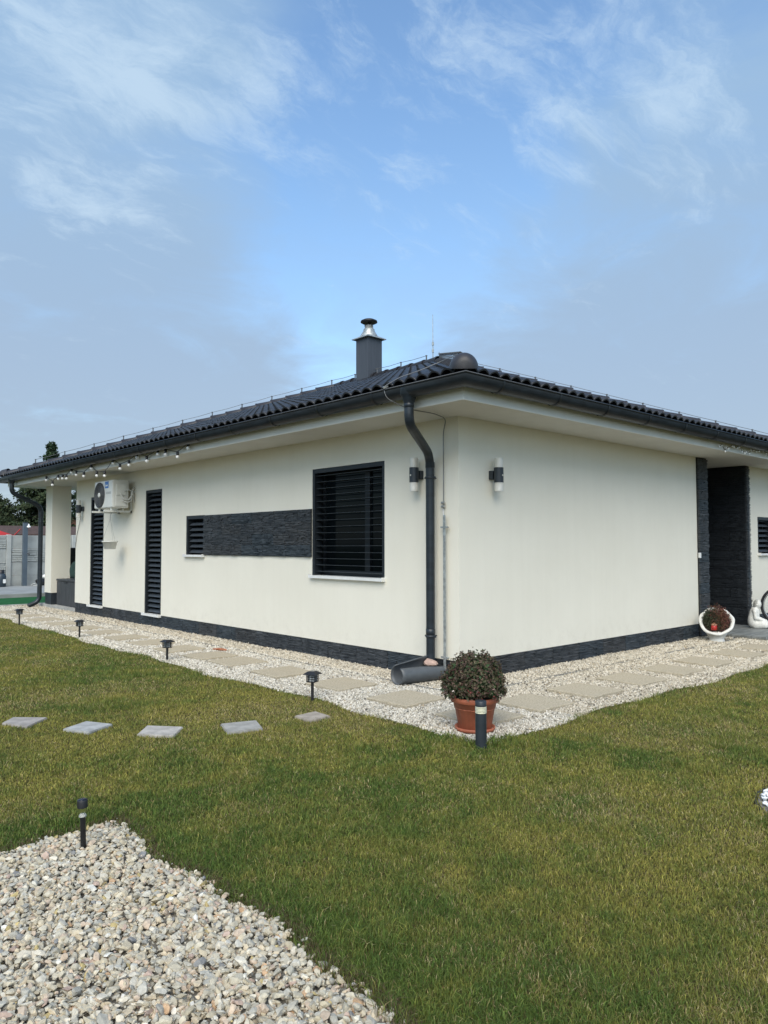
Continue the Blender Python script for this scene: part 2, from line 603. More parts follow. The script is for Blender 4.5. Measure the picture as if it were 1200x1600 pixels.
def wall_with_openings(s1, openings, put, depth, z0, z1=SOF):
    """front skin split into cells round the openings, with reveals; put(s, d, z) -> xyz"""
    ss = sorted({0.0, s1, *[o[0] for o in openings], *[o[1] for o in openings]})
    zs = sorted({z0, z1, *[o[2] for o in openings], *[o[3] for o in openings]})
    mb = MB()
    for i in range(len(ss) - 1):
        for k in range(len(zs) - 1):
            sc, zc = (ss[i] + ss[i + 1]) / 2, (zs[k] + zs[k + 1]) / 2
            if any(o[0] < sc < o[1] and o[2] < zc < o[3] for o in openings):
                continue
            mb.add([put(ss[i], 0, zs[k]), put(ss[i + 1], 0, zs[k]), put(ss[i + 1], 0, zs[k + 1]), put(ss[i], 0, zs[k + 1])], [(0, 1, 2, 3)])
    for (a, b, c, d) in openings:
        for (p, q) in (((a, c), (a, d)), ((b, d), (b, c)), ((a, d), (b, d)), ((b, c), (a, c))):
            mb.add([put(p[0], 0, p[1]), put(q[0], 0, q[1]), put(q[0], depth, q[1]), put(p[0], depth, p[1])], [(0, 1, 2, 3)])
    mb.add([put(0, 0, z0), put(s1, 0, z0), put(s1, depth, z0), put(0, depth, z0)], [(0, 1, 2, 3)])
    return mb


L_OPEN = {'door_far': (9.36, 10.03, PL, 2.392), 'door_near': (6.83, 7.475, PL, 2.392), 'small': (5.335, 5.950, 1.262, 1.892), 'big': (1.146, 2.533, 1.030, 2.396)}
wl = wall_with_openings(PORCH_Y, list(L_OPEN.values()), lambda s, d, z: (d, s, z), 0.34, PL)
R_OPEN = [(7.78, 8.40, 1.262, 1.905)]
wr = wall_with_openings(5.45, [], lambda s, d, z: (s, d, z), 0.34, PL)
wr2 = wall_with_openings(2.20, [(7.78 - 7.40, 8.40 - 7.40, 1.262, 1.905)], lambda s, d, z: (7.40 + s, d, z), 0.34, PL)
w = MB()
for part in (wl, wr, wr2):
    w.add(part.v, part.f)
w.box(0.004, 3.6, PORCH_Y - 0.3, PORCH_Y, PL + 0.001, SOF)                      # porch return
w.box(3.6, 3.9, PORCH_Y - 0.3, WY, 0.05, SOF)
w.box(WX - 0.3, WX, 0.0, WY, 0.0, SOF)
w.box(3.9, WX - 0.3, WY - 0.3, WY, 0.0, SOF)
w.box(0.34, 5.45, 0.34, 0.36, 0.0, SOF)
w.box(0.34, 0.36, 0.36, 10.5, 0.0, SOF)                                # dark core walls close the rooms
w.build('wall', M_WALL, house)
col = MB()
col.box(0.0, 0.42, 12.33, 12.75, 0.34, SOF)
pcol = col.build('porch_column', M_WALL, house)
MB().box(0.012, 0.408, 12.342, 12.738, 0.07, 0.345).build('column_base', M_METAL, pcol)
MB().box(0.0, 3.6, PORCH_Y + 0.001, 13.1, -0.05, 0.075, 0.006).build('porch_slab', M_CONC, house)

# plinth + ledger stone panels -------------------------------------------------
plinth = MB()
plinth.box(0.022, 0.30, 0.022, PORCH_Y - 0.02, -0.2, PL - 0.001)
plinth.box(0.30, 5.45, 0.022, 0.30, -0.2, PL - 0.001)
plinth.box(7.40, WX, 0.022, 0.30, -0.2, PL - 0.001)
plinth = plinth.build('plinth', M_MORTAR, house)


def ledger(L, H, rows, seed, d0=0.018):
    """split-face panel: uneven strips of slate; local x along, y outward (-y is out), z up"""
    r = random.Random(seed)
    mb = MB()
    zs = [0.0]
    for i in range(rows):
        zs.append(zs[-1] + r.uniform(0.7, 1.3))
    zs = [z / zs[-1] * H for z in zs]
    for i in range(rows):
        xs = [0.0]
        while xs[-1] < L - 0.07:
            xs.append(xs[-1] + r.uniform(0.07, 0.24))
        xs[-1] = L
        for k in range(len(xs) - 1):
            d = d0 + r.uniform(0.0, 0.015)
            t = r.uniform(-0.003, 0.003)
            g = 0.0009
            x0, x1, z0, z1 = xs[k] + g, xs[k + 1] - g, zs[i] + g, zs[i + 1] - g
            e = 0.0015
            mb.add([(x0, 0, z0), (x1, 0, z0), (x1, 0, z1), (x0, 0, z1),
                    (x0 + e, -d - t, z0 + e), (x1 - e, -d + t, z0 + e), (x1 - e, -d + t, z1 - e), (x0 + e, -d - t, z1 - e)],
                   [(4, 5, 6, 7), (0, 1, 5, 4), (1, 2, 6, 5), (2, 3, 7, 6), (3, 0, 4, 7)])
    return mb


def panel_set(L, H, rows, seed):
    out = []
    for i, m in enumerate((M_STONE, M_STONE2, M_STONE3, M_STONE)):
        out.append(ledger(L, H, rows, seed + i).mesh('stone_panel', m))
    return out


ROT_L = Matrix(((0, 1, 0), (-1, 0, 0), (0, 0, 1))).to_4x4()      # local x -> -y world, outward -> -x


def lay_panels(parent, meshes, left, s0, s1, L, zs, plane, bond=0.0, flip=False):
    """left: on a wall of constant x (outward -x), else constant y (outward -y)"""
    for ri, z in enumerate(zs):
        s = s0 - (bond * L if ri % 2 else 0.0)
        while s < s1 - 0.02:
            a, b = max(s, s0), min(s + L, s1)
            if b - a > 0.03:
                me = meshes[rng.integers(len(meshes))]
                j = float(rng.uniform(-0.002, 0.002))
                k = (b - a - 0.003) / L
                if left:
                    mt = Matrix.Translation((plane + j, b - 0.0015, z)) @ ROT_L @ Matrix.Diagonal((k, 1, 1, 1))
                else:
                    mt = Matrix.Translation((a + 0.0015, plane + j, z)) @ Matrix.Diagonal((k, 1, 1, 1))
                obj('stone_panel', me, parent, mt)
            s += L


PM = panel_set(0.55, 0.2138, 13, 10)
lay_panels(plinth, PM, True, 0.0, PORCH_Y - 0.02, 0.55, [0.0], 0.026)
lay_panels(plinth, PM, False, 0.0, 5.45, 0.55, [0.0], 0.026)
lay_panels(plinth, PM, False, 7.44, WX, 0.55, [0.0], 0.026)

BM_ = panel_set(0.56, 0.1555, 10, 30)
band = MB().box(-0.004, 0.02, 2.535, 5.332, 1.262, 1.886).build('stone_band', M_MORTAR, house)
lay_panels(band, BM_, True, 2.535, 5.332, 0.56, [1.262 + 0.1556 * i for i in range(4)], -0.002, 0.5)

entry = MB().box(5.452, 5.775, -0.015, 0.55, 0.02, SOF - 0.003).build('entry_pier', M_MORTAR, house)
PP = panel_set(0.323, 0.1555, 9, 50)
lay_panels(entry, PP, False, 5.452, 5.775, 0.323, [0.03 + 0.1601 * i for i in range(17)], -0.012)
cheek = MB().box(7.262, 7.395, -0.012, 2.2, 0.02, SOF - 0.003)
M_STONE_SHADED = stone_material('slate_cladding_shaded', (0.010, 0.013, 0.017), (0.040, 0.047, 0.056))  # same slate, with the entry recess shade put into its colour
cheek = cheek.build('entry_cheek_wall', M_MORTAR, house)
lay_panels(cheek, panel_set(0.133, 0.1555, 9, 70), False, 7.262, 7.395, 0.133, [0.04 + 0.1601 * i for i in range(17)], -0.010)
BD_ = [ledger(0.56, 0.1555, 10, 90 + i, 0.010).mesh('stone_panel', M_STONE_SHADED) for i in range(3)]
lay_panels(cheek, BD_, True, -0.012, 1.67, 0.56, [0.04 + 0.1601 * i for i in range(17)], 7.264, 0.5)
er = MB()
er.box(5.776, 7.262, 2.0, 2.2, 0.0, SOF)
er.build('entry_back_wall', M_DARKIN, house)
ed = MB().box(6.0, 7.0, 1.95, 1.998, 0.06, 2.15, 0.004).build('front_door', M_METAL, house)
MB().tube([(6.12, 1.90, 0.8), (6.12, 1.90, 1.5)], 0.015, 8).build('handle', M_STEEL, ed)
MB().box(5.44, 5.485, -0.045, -0.016, 1.215, 1.295, 0.004).build('doorbell', M_SILL, house)
sl = MB()
sl.tube([(6.05, 0.20, SOF - 0.012), (6.05, 0.20, SOF + 0.01)], 0.075, 20)
sl.build('recessed_spotlight', M_RAIL, house)

# windows ----------------------------------------------------------------------


def window(put, a, b, z0, z1, tilt, pitch, slat_w, mullions=(), door=False, rail=0.045, depth=0.13):
    """put(s, d, z): s along the wall, d into the wall.  sub-parts: slats, pane, sill, rails"""
    fr = MB()

    def bx(s0, s1, d0, d1, q0, q1, m):
        ps = [put(s, d, z) for z in (q0, q1) for d in (d0, d1) for s in (s0, s1)]
        xs, ys, zz = zip(*ps)
        m.box(min(xs), max(xs), min(ys), max(ys), min(zz), max(zz))
    F0, F1 = 0.15, 0.21
    for (s0, s1, q0, q1) in ((a + .001, a + 0.07, z0, z1), (b - 0.07, b - .001, z0, z1), (a + 0.07, b - 0.07, z0, z0 + 0.07), (a + 0.07, b - 0.07, z1 - 0.07, z1 - .001)):
        bx(s0, s1, F0, F1, q0, q1, fr)
    for ms in mullions:
        bx(ms - 0.045, ms + 0.045, F0, F1, z0 + 0.07, z1 - 0.07, fr)
    win = fr.build('window', M_RAIL, house)
    pn = MB()
    bx(a + 0.06, b - 0.06, 0.178, 0.186, z0 + 0.06, z1 - 0.06, pn)
    pn.build('pane', M_GLASS, win)
    for (s0, s1) in ((a + 0.001, a + rail), (b - rail, b - 0.001)):
        rm = MB()
        bx(s0, s1, 0.004, depth, z0 + 0.002, z1 - 0.002, rm)
        rm.build('guide_rail', M_RAIL, win)
    hb = MB()
    bx(a + rail, b - rail, 0.006, depth, z1 - 0.055, z1 - 0.002, hb)
    hb.build('blind_headbox', M_RAIL, win)
    # one slat, shared by all: a shallow Z-profile
    Ls = b - a - 2 * rail - 0.006
    kz = 1.0 if tilt > 0.3 else 0.22
    prof = [(-0.5, 0.010 * kz), (-0.42, 0.0), (-0.15, 0.003 * kz), (0.15, 0.003 * kz), (0.42, 0.0), (0.5, -0.012 * kz)]
    sm = MB()
    vv, ff = [], []
    for t in (0.0, 0.0028):
        for s in (-Ls / 2, Ls / 2):
            for (w_, h_) in prof:
                u, hh = w_ * slat_w, h_ + t
                d = u * math.cos(tilt) - hh * math.sin(tilt)
                z = u * math.sin(tilt) + hh * math.cos(tilt)
                vv.append(tuple(Vector(put(s, d, z)) - Vector(put(0, 0, 0))))
    n = len(prof)
    for i in range(n - 1):
        ff.append((i, i + 1, n + i + 1, n + i))
        ff.append((2 * n + i, 3 * n + i, 3 * n + i + 1, 2 * n + i + 1))
    ff.append((0, n, 3 * n, 2 * n))
    ff.append((n - 1, 3 * n - 1, 4 * n - 1, 2 * n - 1))
    sm.add(vv, ff)
    me = sm.mesh('slat', M_BLIND)
    z = z0 + pitch * 0.62
    while z < z1 - 0.06:
        o = obj('slat', me, win)
        p = Vector(put((a + b) / 2, 0.066, z + random.uniform(-0.0012, 0.0012)))
        o.location = p
        o.rotation_euler = (random.uniform(-0.006, 0.006), random.uniform(-0.006, 0.006), 0)
        z += pitch
    sill = MB()
    bx(a - 0.008, b + 0.006, -0.055, 0.15, z0 - 0.032, z0 + 0.002, sill)
    bx(a - 0.012, a - 0.0085, -0.058, 0.0, z0 - 0.034, z0 + 0.014, sill)
    bx(b + 0.0065, b + 0.010, -0.058, 0.0, z0 - 0.034, z0 + 0.014, sill)
    sill.build('sill', M_SILL, win)
    bk = MB()
    bx(a - 0.05, b + 0.05, 0.30, 0.33, z0 - 0.05, z1 + 0.05, bk)
    bk.build('room_darkness', M_DARKIN, win)
    return win


putL = lambda s, d, z: (d, s, z)
putR = lambda s, d, z: (s, d, z)
for key, tilt, pitch, sw, mul in (('door_far', 0.72, 0.0885, 0.088, ()), ('door_near', 0.72, 0.0885, 0.088, ()), ('small', 0.72, 0.088, 0.088, ()), ('big', 0.015, 0.0815, 0.080, (1.62,))):
    a, b, c, d = L_OPEN[key]
    window(putL, a, b, c, d, tilt, pitch, sw, mul)
window(putR, *R_OPEN[0], 0.72, 0.088, 0.088)

# soffit, fascia, gutter --------------------------------------------------------
FX1, FY1 = WX + OV, WY + OV
MB().box(-OV + 0.022, FX1 - 0.022, -OV + 0.022, FY1 - 0.022, SOF, SOF + 0.02).build('soffit', M_SOFFIT, house)
f = MB()
zf0, zf1 = SOF - 0.004, 2.965
f.box(-OV, -OV + 0.022, -OV, FY1, zf0, zf1)
f.box(-OV + 0.022, FX1, -OV, -OV + 0.022, zf0, zf1)
f.box(FX1 - 0.022, FX1, -OV + 0.022, FY1, zf0, zf1)
f.box(-OV + 0.022, FX1 - 0.022, FY1 - 0.022, FY1, zf0, zf1)
f.build('fascia', M_FASCIA, house)

GO = 0.755                                                      # gutter centre offset
GZ = 2.955


def gutter_profile(extra=0.0):
    pr = []
    r = 0.088 + extra
    pr.append((GO - 0.083 - extra, GZ + 0.022))
    for i in range(13):
        a = PI + PI * i / 12
        pr.append((GO + r * math.cos(a), GZ - 0.012 + r * math.sin(a) * 1.02))
    pr.append((GO + r, GZ + 0.0))
    for i in range(6):                                           # rolled bead at the lip
        a = PI - 2 * PI * i / 6
        pr.append((GO + r + 0.009 + 0.009 * math.cos(a), GZ + 0.004 + 0.009 * math.sin(a)))
    return pr


def gutter():
    pr = gutter_profile()
    n = len(pr)
    mb = MB()
    fe, re_ = FY1 + 0.12, FX1 + 0.12
    vv = []
    for (o, z) in pr:
        vv.append((-o, fe + (o - GO), z))
    for (o, z) in pr:
        vv.append((-o, -o, z))
    for (o, z) in pr:
        vv.append((re_, -o, z))
    ff = []
    for s in range(2):
        for i in range(n - 1):
            ff.append((s * n + i, s * n + i + 1, (s + 1) * n + i + 1, (s + 1) * n + i))
    mb.add(vv, ff, True)
    # the far-end gutter turning the corner
    vv = [(-o, fe + (o - GO), z) for (o, z) in pr] + [(re_, fe + (o - GO), z) for (o, z) in pr]
    mb.add(vv, [(i, i + 1, n + i + 1, n + i) for i in range(n - 1)], True)
    return mb.build('gutter', M_GUTTER, house)


gut = gutter()
pr = gutter_profile(0.009)
bk = MB()
vv = []
for s in (-0.016, 0.016):
    for (o, z) in pr[:15]:
        vv.append((-o, s, z))
n = 15
bk.add(vv, [(i, i + 1, n + i + 1, n + i) for i in range(n - 1)], True)
bme = bk.mesh('gutter_bracket', M_BRACK)
for y in np.arange(0.42, 13.3, 0.92):
    obj('gutter_bracket', bme, gut, Matrix.Translation((0, float(y), 0)))
for x in np.arange(-0.30, 10.2, 0.92):
    obj('gutter_bracket', bme, gut, Matrix.Translation((float(x), 0, 0)) @ Matrix(((0, -1, 0), (1, 0, 0), (0, 0, 1))).to_4x4())

# roof ----------------------------------------------------------------------------
EO, EZ = 0.745, 2.992              # eave line of the tiles
AX = 4.80                          # ridge at x = AX
RISE = (AX + EO) * math.tan(TH)
RZ = EZ + RISE
XE1, YE1 = WX + EO, WY + EO
y_ap0, y_ap1 = -EO + (AX + EO), YE1 - (AX + EO)
dk = MB()
dz = -0.035
cs = [(-EO, -EO, EZ + dz), (XE1, -EO, EZ + dz), (XE1, YE1, EZ + dz), (-EO, YE1, EZ + dz), (AX, y_ap0, RZ + dz), (AX, y_ap1, RZ + dz)]
dk.add(cs, [(0, 1, 4), (1, 2, 5, 4), (2, 3, 5), (3, 0, 4, 5)])
roof = dk.build('roof', M_DECK, house)

TW, TL, TG = 0.325, 0.415, 0.342
TSEG = 20


def tile_arrays(amp=0.047):
    """verts and quads of one double-roman tile in (e, v, n)"""
    V, Fq = [], []
    us = np.linspace(0, TW, TSEG + 1)
    h = amp * (0.5 - 0.5 * np.cos(2 * PI * (us / (TW / 2)))) ** 0.42
    for (v, off) in ((0.0, 0.022), (0.02, 0.022), (TL, 0.002)):
        for u, hh in zip(us, h):
            V.append((u, v, hh + off))
    n = TSEG + 1
    for r in range(2):
        for i in range(TSEG):
            Fq.append((r * n + i, r * n + i + 1, (r + 1) * n + i + 1, (r + 1) * n + i))
    o = len(V)
    for u, hh in zip(us, h):                # butt edge
        V.append((u, 0.0, hh + 0.022 - 0.017))
    for i in range(TSEG):
        Fq.append((o + i, o + i + 1, i + 1, i))
    o2 = len(V)
    for u, hh in zip(us, h):                # short underside
        V.append((u, 0.12, hh + 0.022 - 0.022))
    for i in range(TSEG):
        Fq.append((o2 + i, o2 + i + 1, o + i + 1, o + i))
    return np.array(V), np.array(Fq)


TV, TF = tile_arrays()
tile_meshes = [fast_mesh('roof_tile', TV, TF, m, smooth=False) for m in (M_TILE, M_TILE2)]
for me in tile_meshes:
    me.polygons.foreach_set('use_smooth', [i < 2 * TSEG for i in range(len(TF))])
c_, s_ = math.cos(TH), math.sin(TH)
slopes = []
# left slope: e runs towards -y, v up-slope (+x)
slopes.append((Vector((0, -1, 0)), Vector((c_, 0, s_)), Vector((-s_, 0, c_)), Vector((-EO, YE1, EZ)), YE1 + EO))
# right slope: e runs +x, v up-slope (+y)
slopes.append((Vector((1, 0, 0)), Vector((0, c_, s_)), Vector((0, -s_, c_)), Vector((-EO, -EO, EZ)), XE1 + EO))
cand, rest = [], []
for si, (E_, U_, N_, O_, W_) in enumerate(slopes):
    nrow = int((AX + EO) / c_ / TG) + 1
    nc = int(W_ / TW) + 1
    off = (W_ - nc * TW) / 2
    for r in range(nrow):
        v0 = r * TG
        hz = v0 * c_                                            # horizontal run from eave
        for k in range(nc):
            e0 = off + k * TW
            lo, hi = hz, W_ - hz
            if e0 + TW < lo - 0.02 or e0 > hi + 0.02:
                continue
            if lo > hi - 0.1:
                continue
            clip = e0 < lo + 0.34 or e0 + TW > hi - 0.34 or r >= nrow - 2
            pos = O_ + E_ * e0 + U_ * v0
            d = (pos - CAM).length + (4.0 if (si == 1 and r > 0) else 0.0)
            (rest if clip else cand).append((d, si, e0, v0, r))
cand.sort(key=lambda t: t[0])
for (d, si, e0, v0, r) in cand[:296]:
    E_, U_, N_, O_, W_ = slopes[si]
    mt = Matrix((E_, U_, N_)).transposed().to_4x4()
    mt.translation = O_ + E_ * e0 + U_ * v0 + N_ * random.uniform(-0.002, 0.003)
    mt = mt @ Matrix.Rotation(random.uniform(-0.004, 0.004), 4, 'Z')
    obj('roof_tile', tile_meshes[random.random() < 0.35], roof, mt)
Vs, Fs = [], []
o = 0
for (d, si, e0, v0, r) in rest + cand[296:]:
    E_, U_, N_, O_, W_ = slopes[si]
    ev = TV.copy()
    ev[:, 0] += e0
    ev[:, 1] = np.minimum(ev[:, 1] + v0, (AX + EO) / c_ - 0.03)
    ev[:, 2] += random.uniform(-0.002, 0.003)
    run = ev[:, 1] * c_
    ev[:, 0] = np.clip(ev[:, 0], run - 0.0, W_ - run + 0.0)       # cut along the hips
    P = np.array(O_) + ev[:, :1] * np.array(E_) + ev[:, 1:2] * np.array(U_) + ev[:, 2:] * np.array(N_)
    Vs.append(P)
    Fs.append(TF + o)
    o += len(TV)
tf = obj('roof_tile_field', fast_mesh('roof_tile_field', np.vstack(Vs), np.vstack(Fs), M_TILE), roof)
tag(tf, kind='stuff')


def hip_tile_mesh(length, r0, r1, name='hip_tile', cap=False):
    """half-round tile along +x (x = up the hip), opening downwards"""
    seg = 12
    vv, ff = [], []
    rows = [(0.0, r0 * 1.05), (0.03, r0 * 1.05), (0.031, r0), (length, r1)]
    for (x, r) in rows:
        for k in range(seg + 1):
            a = PI * k / seg
            vv.append((x, r * math.cos(a), r * math.sin(a) * 0.92 - 0.02))
    n = seg + 1
    for i in range(len(rows) - 1):
        for k in range(seg):
            ff.append((i * n + k, (i + 1) * n + k, (i + 1) * n + k + 1, i * n + k + 1))
    mb = MB().add(vv, ff, True)
    o = len(vv)
    inner = []
    for k in range(seg + 1):
        a = PI * k / seg
        inner.append((0.0, (r0 * 1.05 - 0.016) * math.cos(a), (r0 * 1.05 - 0.016) * math.sin(a) * 0.92 - 0.02))
    mb.add(vv[:n] + inner, [(k, k + 1, n + k + 1, n + k) for k in range(seg)])
    return mb.mesh(name, M_RIDGE)


HT = 0.345 / math.cos(math.atan(math.tan(TH) / math.sqrt(2)))
hip_me = hip_tile_mesh(0.43, 0.140, 0.098)


def along(p0, p1, step, me, name, parent, lift=0.018, start=0.0, stop=0.1):
    p0, p1 = Vector(p0), Vector(p1)
    X = (p1 - p0).normalized()
    Y = Vector((0, 0, 1)).cross(X).normalized()
    Z = X.cross(Y)
    R_ = Matrix((X, Y, Z)).transposed().to_4x4()
    L = (p1 - p0).length
    s = start
    out = []
    while s < L - stop:
        q = p0 + X * s + Z * (lift + random.uniform(-0.003, 0.004))
        mt = Matrix.Translation(q) @ R_ @ Matrix.Rotation(-0.03, 4, 'Y')
        out.append(obj(name, me, parent, mt))
        s += step
    return out, X, Y, Z


apex0, apex1 = (AX, y_ap0, RZ), (AX, y_ap1, RZ)
cn = [(-EO, -EO, EZ), (XE1, -EO, EZ), (-EO, YE1, EZ)]
hip_near = hip_tile_mesh(0.43, 0.118, 0.100)
along(cn[0], apex0, HT, hip_near, 'hip_tile', roof, lift=0.0, start=0.14, stop=0.40)
along(cn[1], apex0, HT, hip_me, 'hip_tile', roof, start=0.1, stop=0.40)
along(cn[2], apex1, HT, hip_me, 'hip_tile', roof, start=0.1, stop=0.40)
ridge_me = hip_tile_mesh(0.43, 0.138, 0.100, 'ridge_tile')
along(apex0, apex1, 0.37, ridge_me, 'ridge_tile', roof)


def hip_cap(p0, p1):
    """domed starter at the foot of a hip"""
    p0, p1 = Vector(p0), Vector(p1)
    X = (p1 - p0).normalized()
    Y = Vector((0, 0, 1)).cross(X).normalized()
    Z = X.cross(Y)
    R_ = Matrix((X, Y, Z)).transposed().to_4x4()
    mb = MB()
    seg, rows = 16, 6
    vv, ff = [], []
    for i in range(rows + 1):
        t = (PI / 2) * i / rows
        r = 0.132 * (math.cos(t) ** 0.55 if i < rows else 0.0)
        x = 0.05 - 0.12 * math.sin(t) ** 1.2
        for k in range(seg + 1):
            a = PI * k / seg
            vv.append((x, r * math.cos(a), r * math.sin(a) * 1.08 - 0.03))
    n = seg + 1
    for i in range(rows):
        for k in range(seg):
            ff.append((i * n + k, i * n + k + 1, (i + 1) * n + k + 1, (i + 1) * n + k))
    mb.add(vv, ff, True)
    mb.add([(0.17, 0.13 * math.cos(PI * k / seg), 0.13 * math.sin(PI * k / seg) * 1.08 - 0.03) for k in range(n)] + vv[:n],
           [(k, k + 1, n + k + 1, n + k) for k in range(seg)], True)
    return obj('hip_end_cap', mb.mesh('hip_end_cap', M_RIDGE), roof, Matrix.Translation(p0 + X * 0.02 + Z * 0.055) @ R_)


hip_cap(cn[0], apex0)
hip_cap(cn[1], apex0)
hip_cap(cn[2], apex1)

# chimney ---------------------------------------------------------------------------
CHX, CHY, HB = 4.80, 6.90, 0.20
ch = MB().box(CHX - HB, CHX + HB, CHY - HB, CHY + HB, 4.6, 5.905)
ch = ch.build('chimney', mat('chimney_cladding', (0.062, 0.070, 0.084), 0.5, 0.10, 3.0, streak=(14, 14, 0.4), spec=0.4), roof)
cp = MB()
e = 0.27
cp.add([(CHX - e, CHY - e, 5.895), (CHX + e, CHY - e, 5.895), (CHX + e, CHY + e, 5.895), (CHX - e, CHY + e, 5.895),
        (CHX - e, CHY - e, 5.912), (CHX + e, CHY - e, 5.912), (CHX + e, CHY + e, 5.912), (CHX - e, CHY + e, 5.912),
        (CHX - .13, CHY - .13, 5.985), (CHX + .13, CHY - .13, 5.985), (CHX + .13, CHY + .13, 5.985), (CHX - .13, CHY + .13, 5.985)],
       [(0, 3, 2, 1), (0, 1, 5, 4), (1, 2, 6, 5), (2, 3, 7, 6), (3, 0, 4, 7), (4, 5, 9, 8), (5, 6, 10, 9), (6, 7, 11, 10), (7, 4, 8, 11), (8, 9, 10, 11)])
cp.build('chimney_cap', M_GALV, ch)
MB().lathe([(0.205, 5.95), (0.20, 5.97), (0.12, 6.10), (0.125, 6.115), (0.118, 6.135), (0.095, 6.14), (0.093, 6.215), (0.088, 6.215), (0.085, 6.15)], CHX, CHY, 24).build('flue_cone', M_GALV, ch)
ck = MB()
ck.lathe([(0.155, 6.268), (0.186, 6.285), (0.18, 6.315), (0.12, 6.345), (0.02, 6.355)], CHX, CHY, 28)
for a in (0.4, 2.5, 4.6):
    ck.tube([(CHX + 0.09 * math.cos(a), CHY + 0.09 * math.sin(a), 6.18), (CHX + 0.10 * math.cos(a), CHY + 0.10 * math.sin(a), 6.29)], 0.007, 6)
ck.tube([(CHX, CHY, 6.20), (CHX, CHY, 6.30)], 0.022, 8)
ck.build('rain_cowl', M_BLACK, ch)

# downpipes --------------------------------------------------------------------------


def smooth_path(pts, r=0.07, n=6):
    pts = [Vector(p) for p in pts]
    out = [pts[0]]
    for i in range(1, len(pts) - 1):
        a, b, c = pts[i - 1], pts[i], pts[i + 1]
        d1, d2 = (a - b), (c - b)
        k = min(r, d1.length * 0.48, d2.length * 0.48)
        p, q = b + d1.normalized() * k, b + d2.normalized() * k
        for j in range(n + 1):
            t = j / n
            out.append(p * (1 - t) ** 2 + b * 2 * t * (1 - t) + q * t ** 2)
    out.append(pts[-1])
    return out


PR = 0.047


def clip_ring(x, y, z, name, parent):
    mb = MB()
    mb.lathe([(PR + 0.002, z - 0.012), (PR + 0.006, z - 0.012), (PR + 0.006, z + 0.012), (PR + 0.002, z + 0.012)], x, y, 18)
    mb.box(x - 0.008, x + 0.008, y + PR + 0.004, y + PR + 0.030, z - 0.009, z + 0.009)
    mb.box(x - 0.008, x + 0.008, y - PR - 0.030, y - PR - 0.004, z - 0.009, z + 0.009)
    mb.tube([(x + PR, y, z), (0.0, y, z)], 0.006, 6)
    return mb.build(name, M_METAL, parent)


ox, oy, px_, py_ = -GO, -0.035, -0.095, 0.322
dp = MB()
dp.lathe([(PR, 2.775), (PR + 0.004, 2.80), (0.075, 2.865), (0.090, 2.885), (0.093, 2.945)], ox, oy, 24)
dp.tube(smooth_path([(ox, oy, 2.80), (ox, oy, 2.60), (px_, py_, 2.375), (px_, py_, 0.20)], 0.16, 7), PR, 20)
dp.lathe([(PR + 0.001, 2.755), (PR + 0.005, 2.758), (PR + 0.005, 2.79), (PR + 0.001, 2.80)], ox, oy, 20)
for z in (2.27, 0.50):
    dp.lathe([(PR + 0.001, z - 0.03), (PR + 0.004, z - 0.028), (PR + 0.004, z + 0.03), (PR + 0.001, z + 0.032)], px_, py_, 20)
dp = dp.build('downpipe', M_GUTTER, house)
clip_ring(px_, py_, 2.135, 'pipe_clip', dp)
clip_ring(px_, py_, 0.455, 'pipe_clip', dp)

ox2, oy2, px2, py2 = -GO, 12.72, -0.075, 12.86
d2 = MB()
d2.lathe([(PR, 2.79), (0.075, 2.865), (0.088, 2.885), (0.09, 2.945)], ox2, oy2, 20)
d2.tube(smooth_path([(ox2, oy2, 2.80), (ox2, oy2, 2.60), (px2, py2, 2.31), (px2, py2, 0.13), (px2 - 0.24, py2 + 0.02, 0.03)], 0.15, 7), PR + 0.003, 16)
d2 = d2.build('downpipe', M_GUTTER, house)
clip_ring(px2, py2, 1.95, 'pipe_clip', d2)

# lightning conductor -------------------------------------------------------------------


def hold_pos(p0, p1, step, start, lift):
    p0, p1 = Vector(p0), Vector(p1)
    X = (p1 - p0).normalized()
    Z = X.cross(Vector((0, 0, 1)).cross(X).normalized())
    L = (p1 - p0).length
    return [p0 + X * s + Z * lift for s in np.arange(start, L, step)]


HL = 0.205                         # wire height over the hip line
lc = MB()
hl = hold_pos(cn[2], apex1, 2 * HT, 0.86, HL)
hr = hold_pos(cn[1], apex0, 2 * HT, 0.5, 0.165)
hn = hold_pos(cn[0], apex0, HT * 1.02, 0.75, 0.165)
rg = hold_pos(apex0, apex1, 0.74, 0.35, HL)
chain = hl + rg[::-1]
wr_ = 0.0048


def sag(pts, k=0.012):
    out = []
    for a, b in zip(pts[:-1], pts[1:]):
        out += [a, (a + b) / 2 - Vector((0, 0, k))]
    return out + [pts[-1]]


lc.tube(sag(chain), wr_, 6)
lc.tube(sag(hr + [Vector(apex0) + Vector((0, 0, 0.17))], 0.004), wr_, 6)
lc.tube(sag(hn + [Vector(apex0) + Vector((0, 0, HL))], 0.01), 0.008, 6)
# down lead over the left slope, round the gutter and down the wall
def on_left(x, y, h):
    return Vector((x, y, EZ + (x + EO) * math.tan(TH) + h))
lead = [hn[0], on_left(-0.30, -0.02, 0.13), on_left(-0.45, 0.10, 0.10), on_left(-0.66, 0.20, 0.085), Vector((-0.86, 0.225, 2.985)), Vector((-0.84, 0.20, 2.87)),
        Vector((-0.66, 0.06, 2.765)), Vector((-0.40, -0.02, 2.745)), Vector((-0.12, 0.10, 2.752)), Vector((-0.03, 0.15, 2.735)), Vector((-0.022, 0.195, 2.62)), Vector((-0.022, 0.196, 1.80))]
lc.tube(smooth_path(lead, 0.06, 4), 0.0048, 6)
lcond = lc.build('lightning_conductor', M_WIRE, house)
hm = MB()
hm.box(-0.010, 0.010, -0.010, 0.010, -0.13, 0.0)
hm.box(-0.015, 0.015, -0.015, 0.015, -0.008, 0.010)
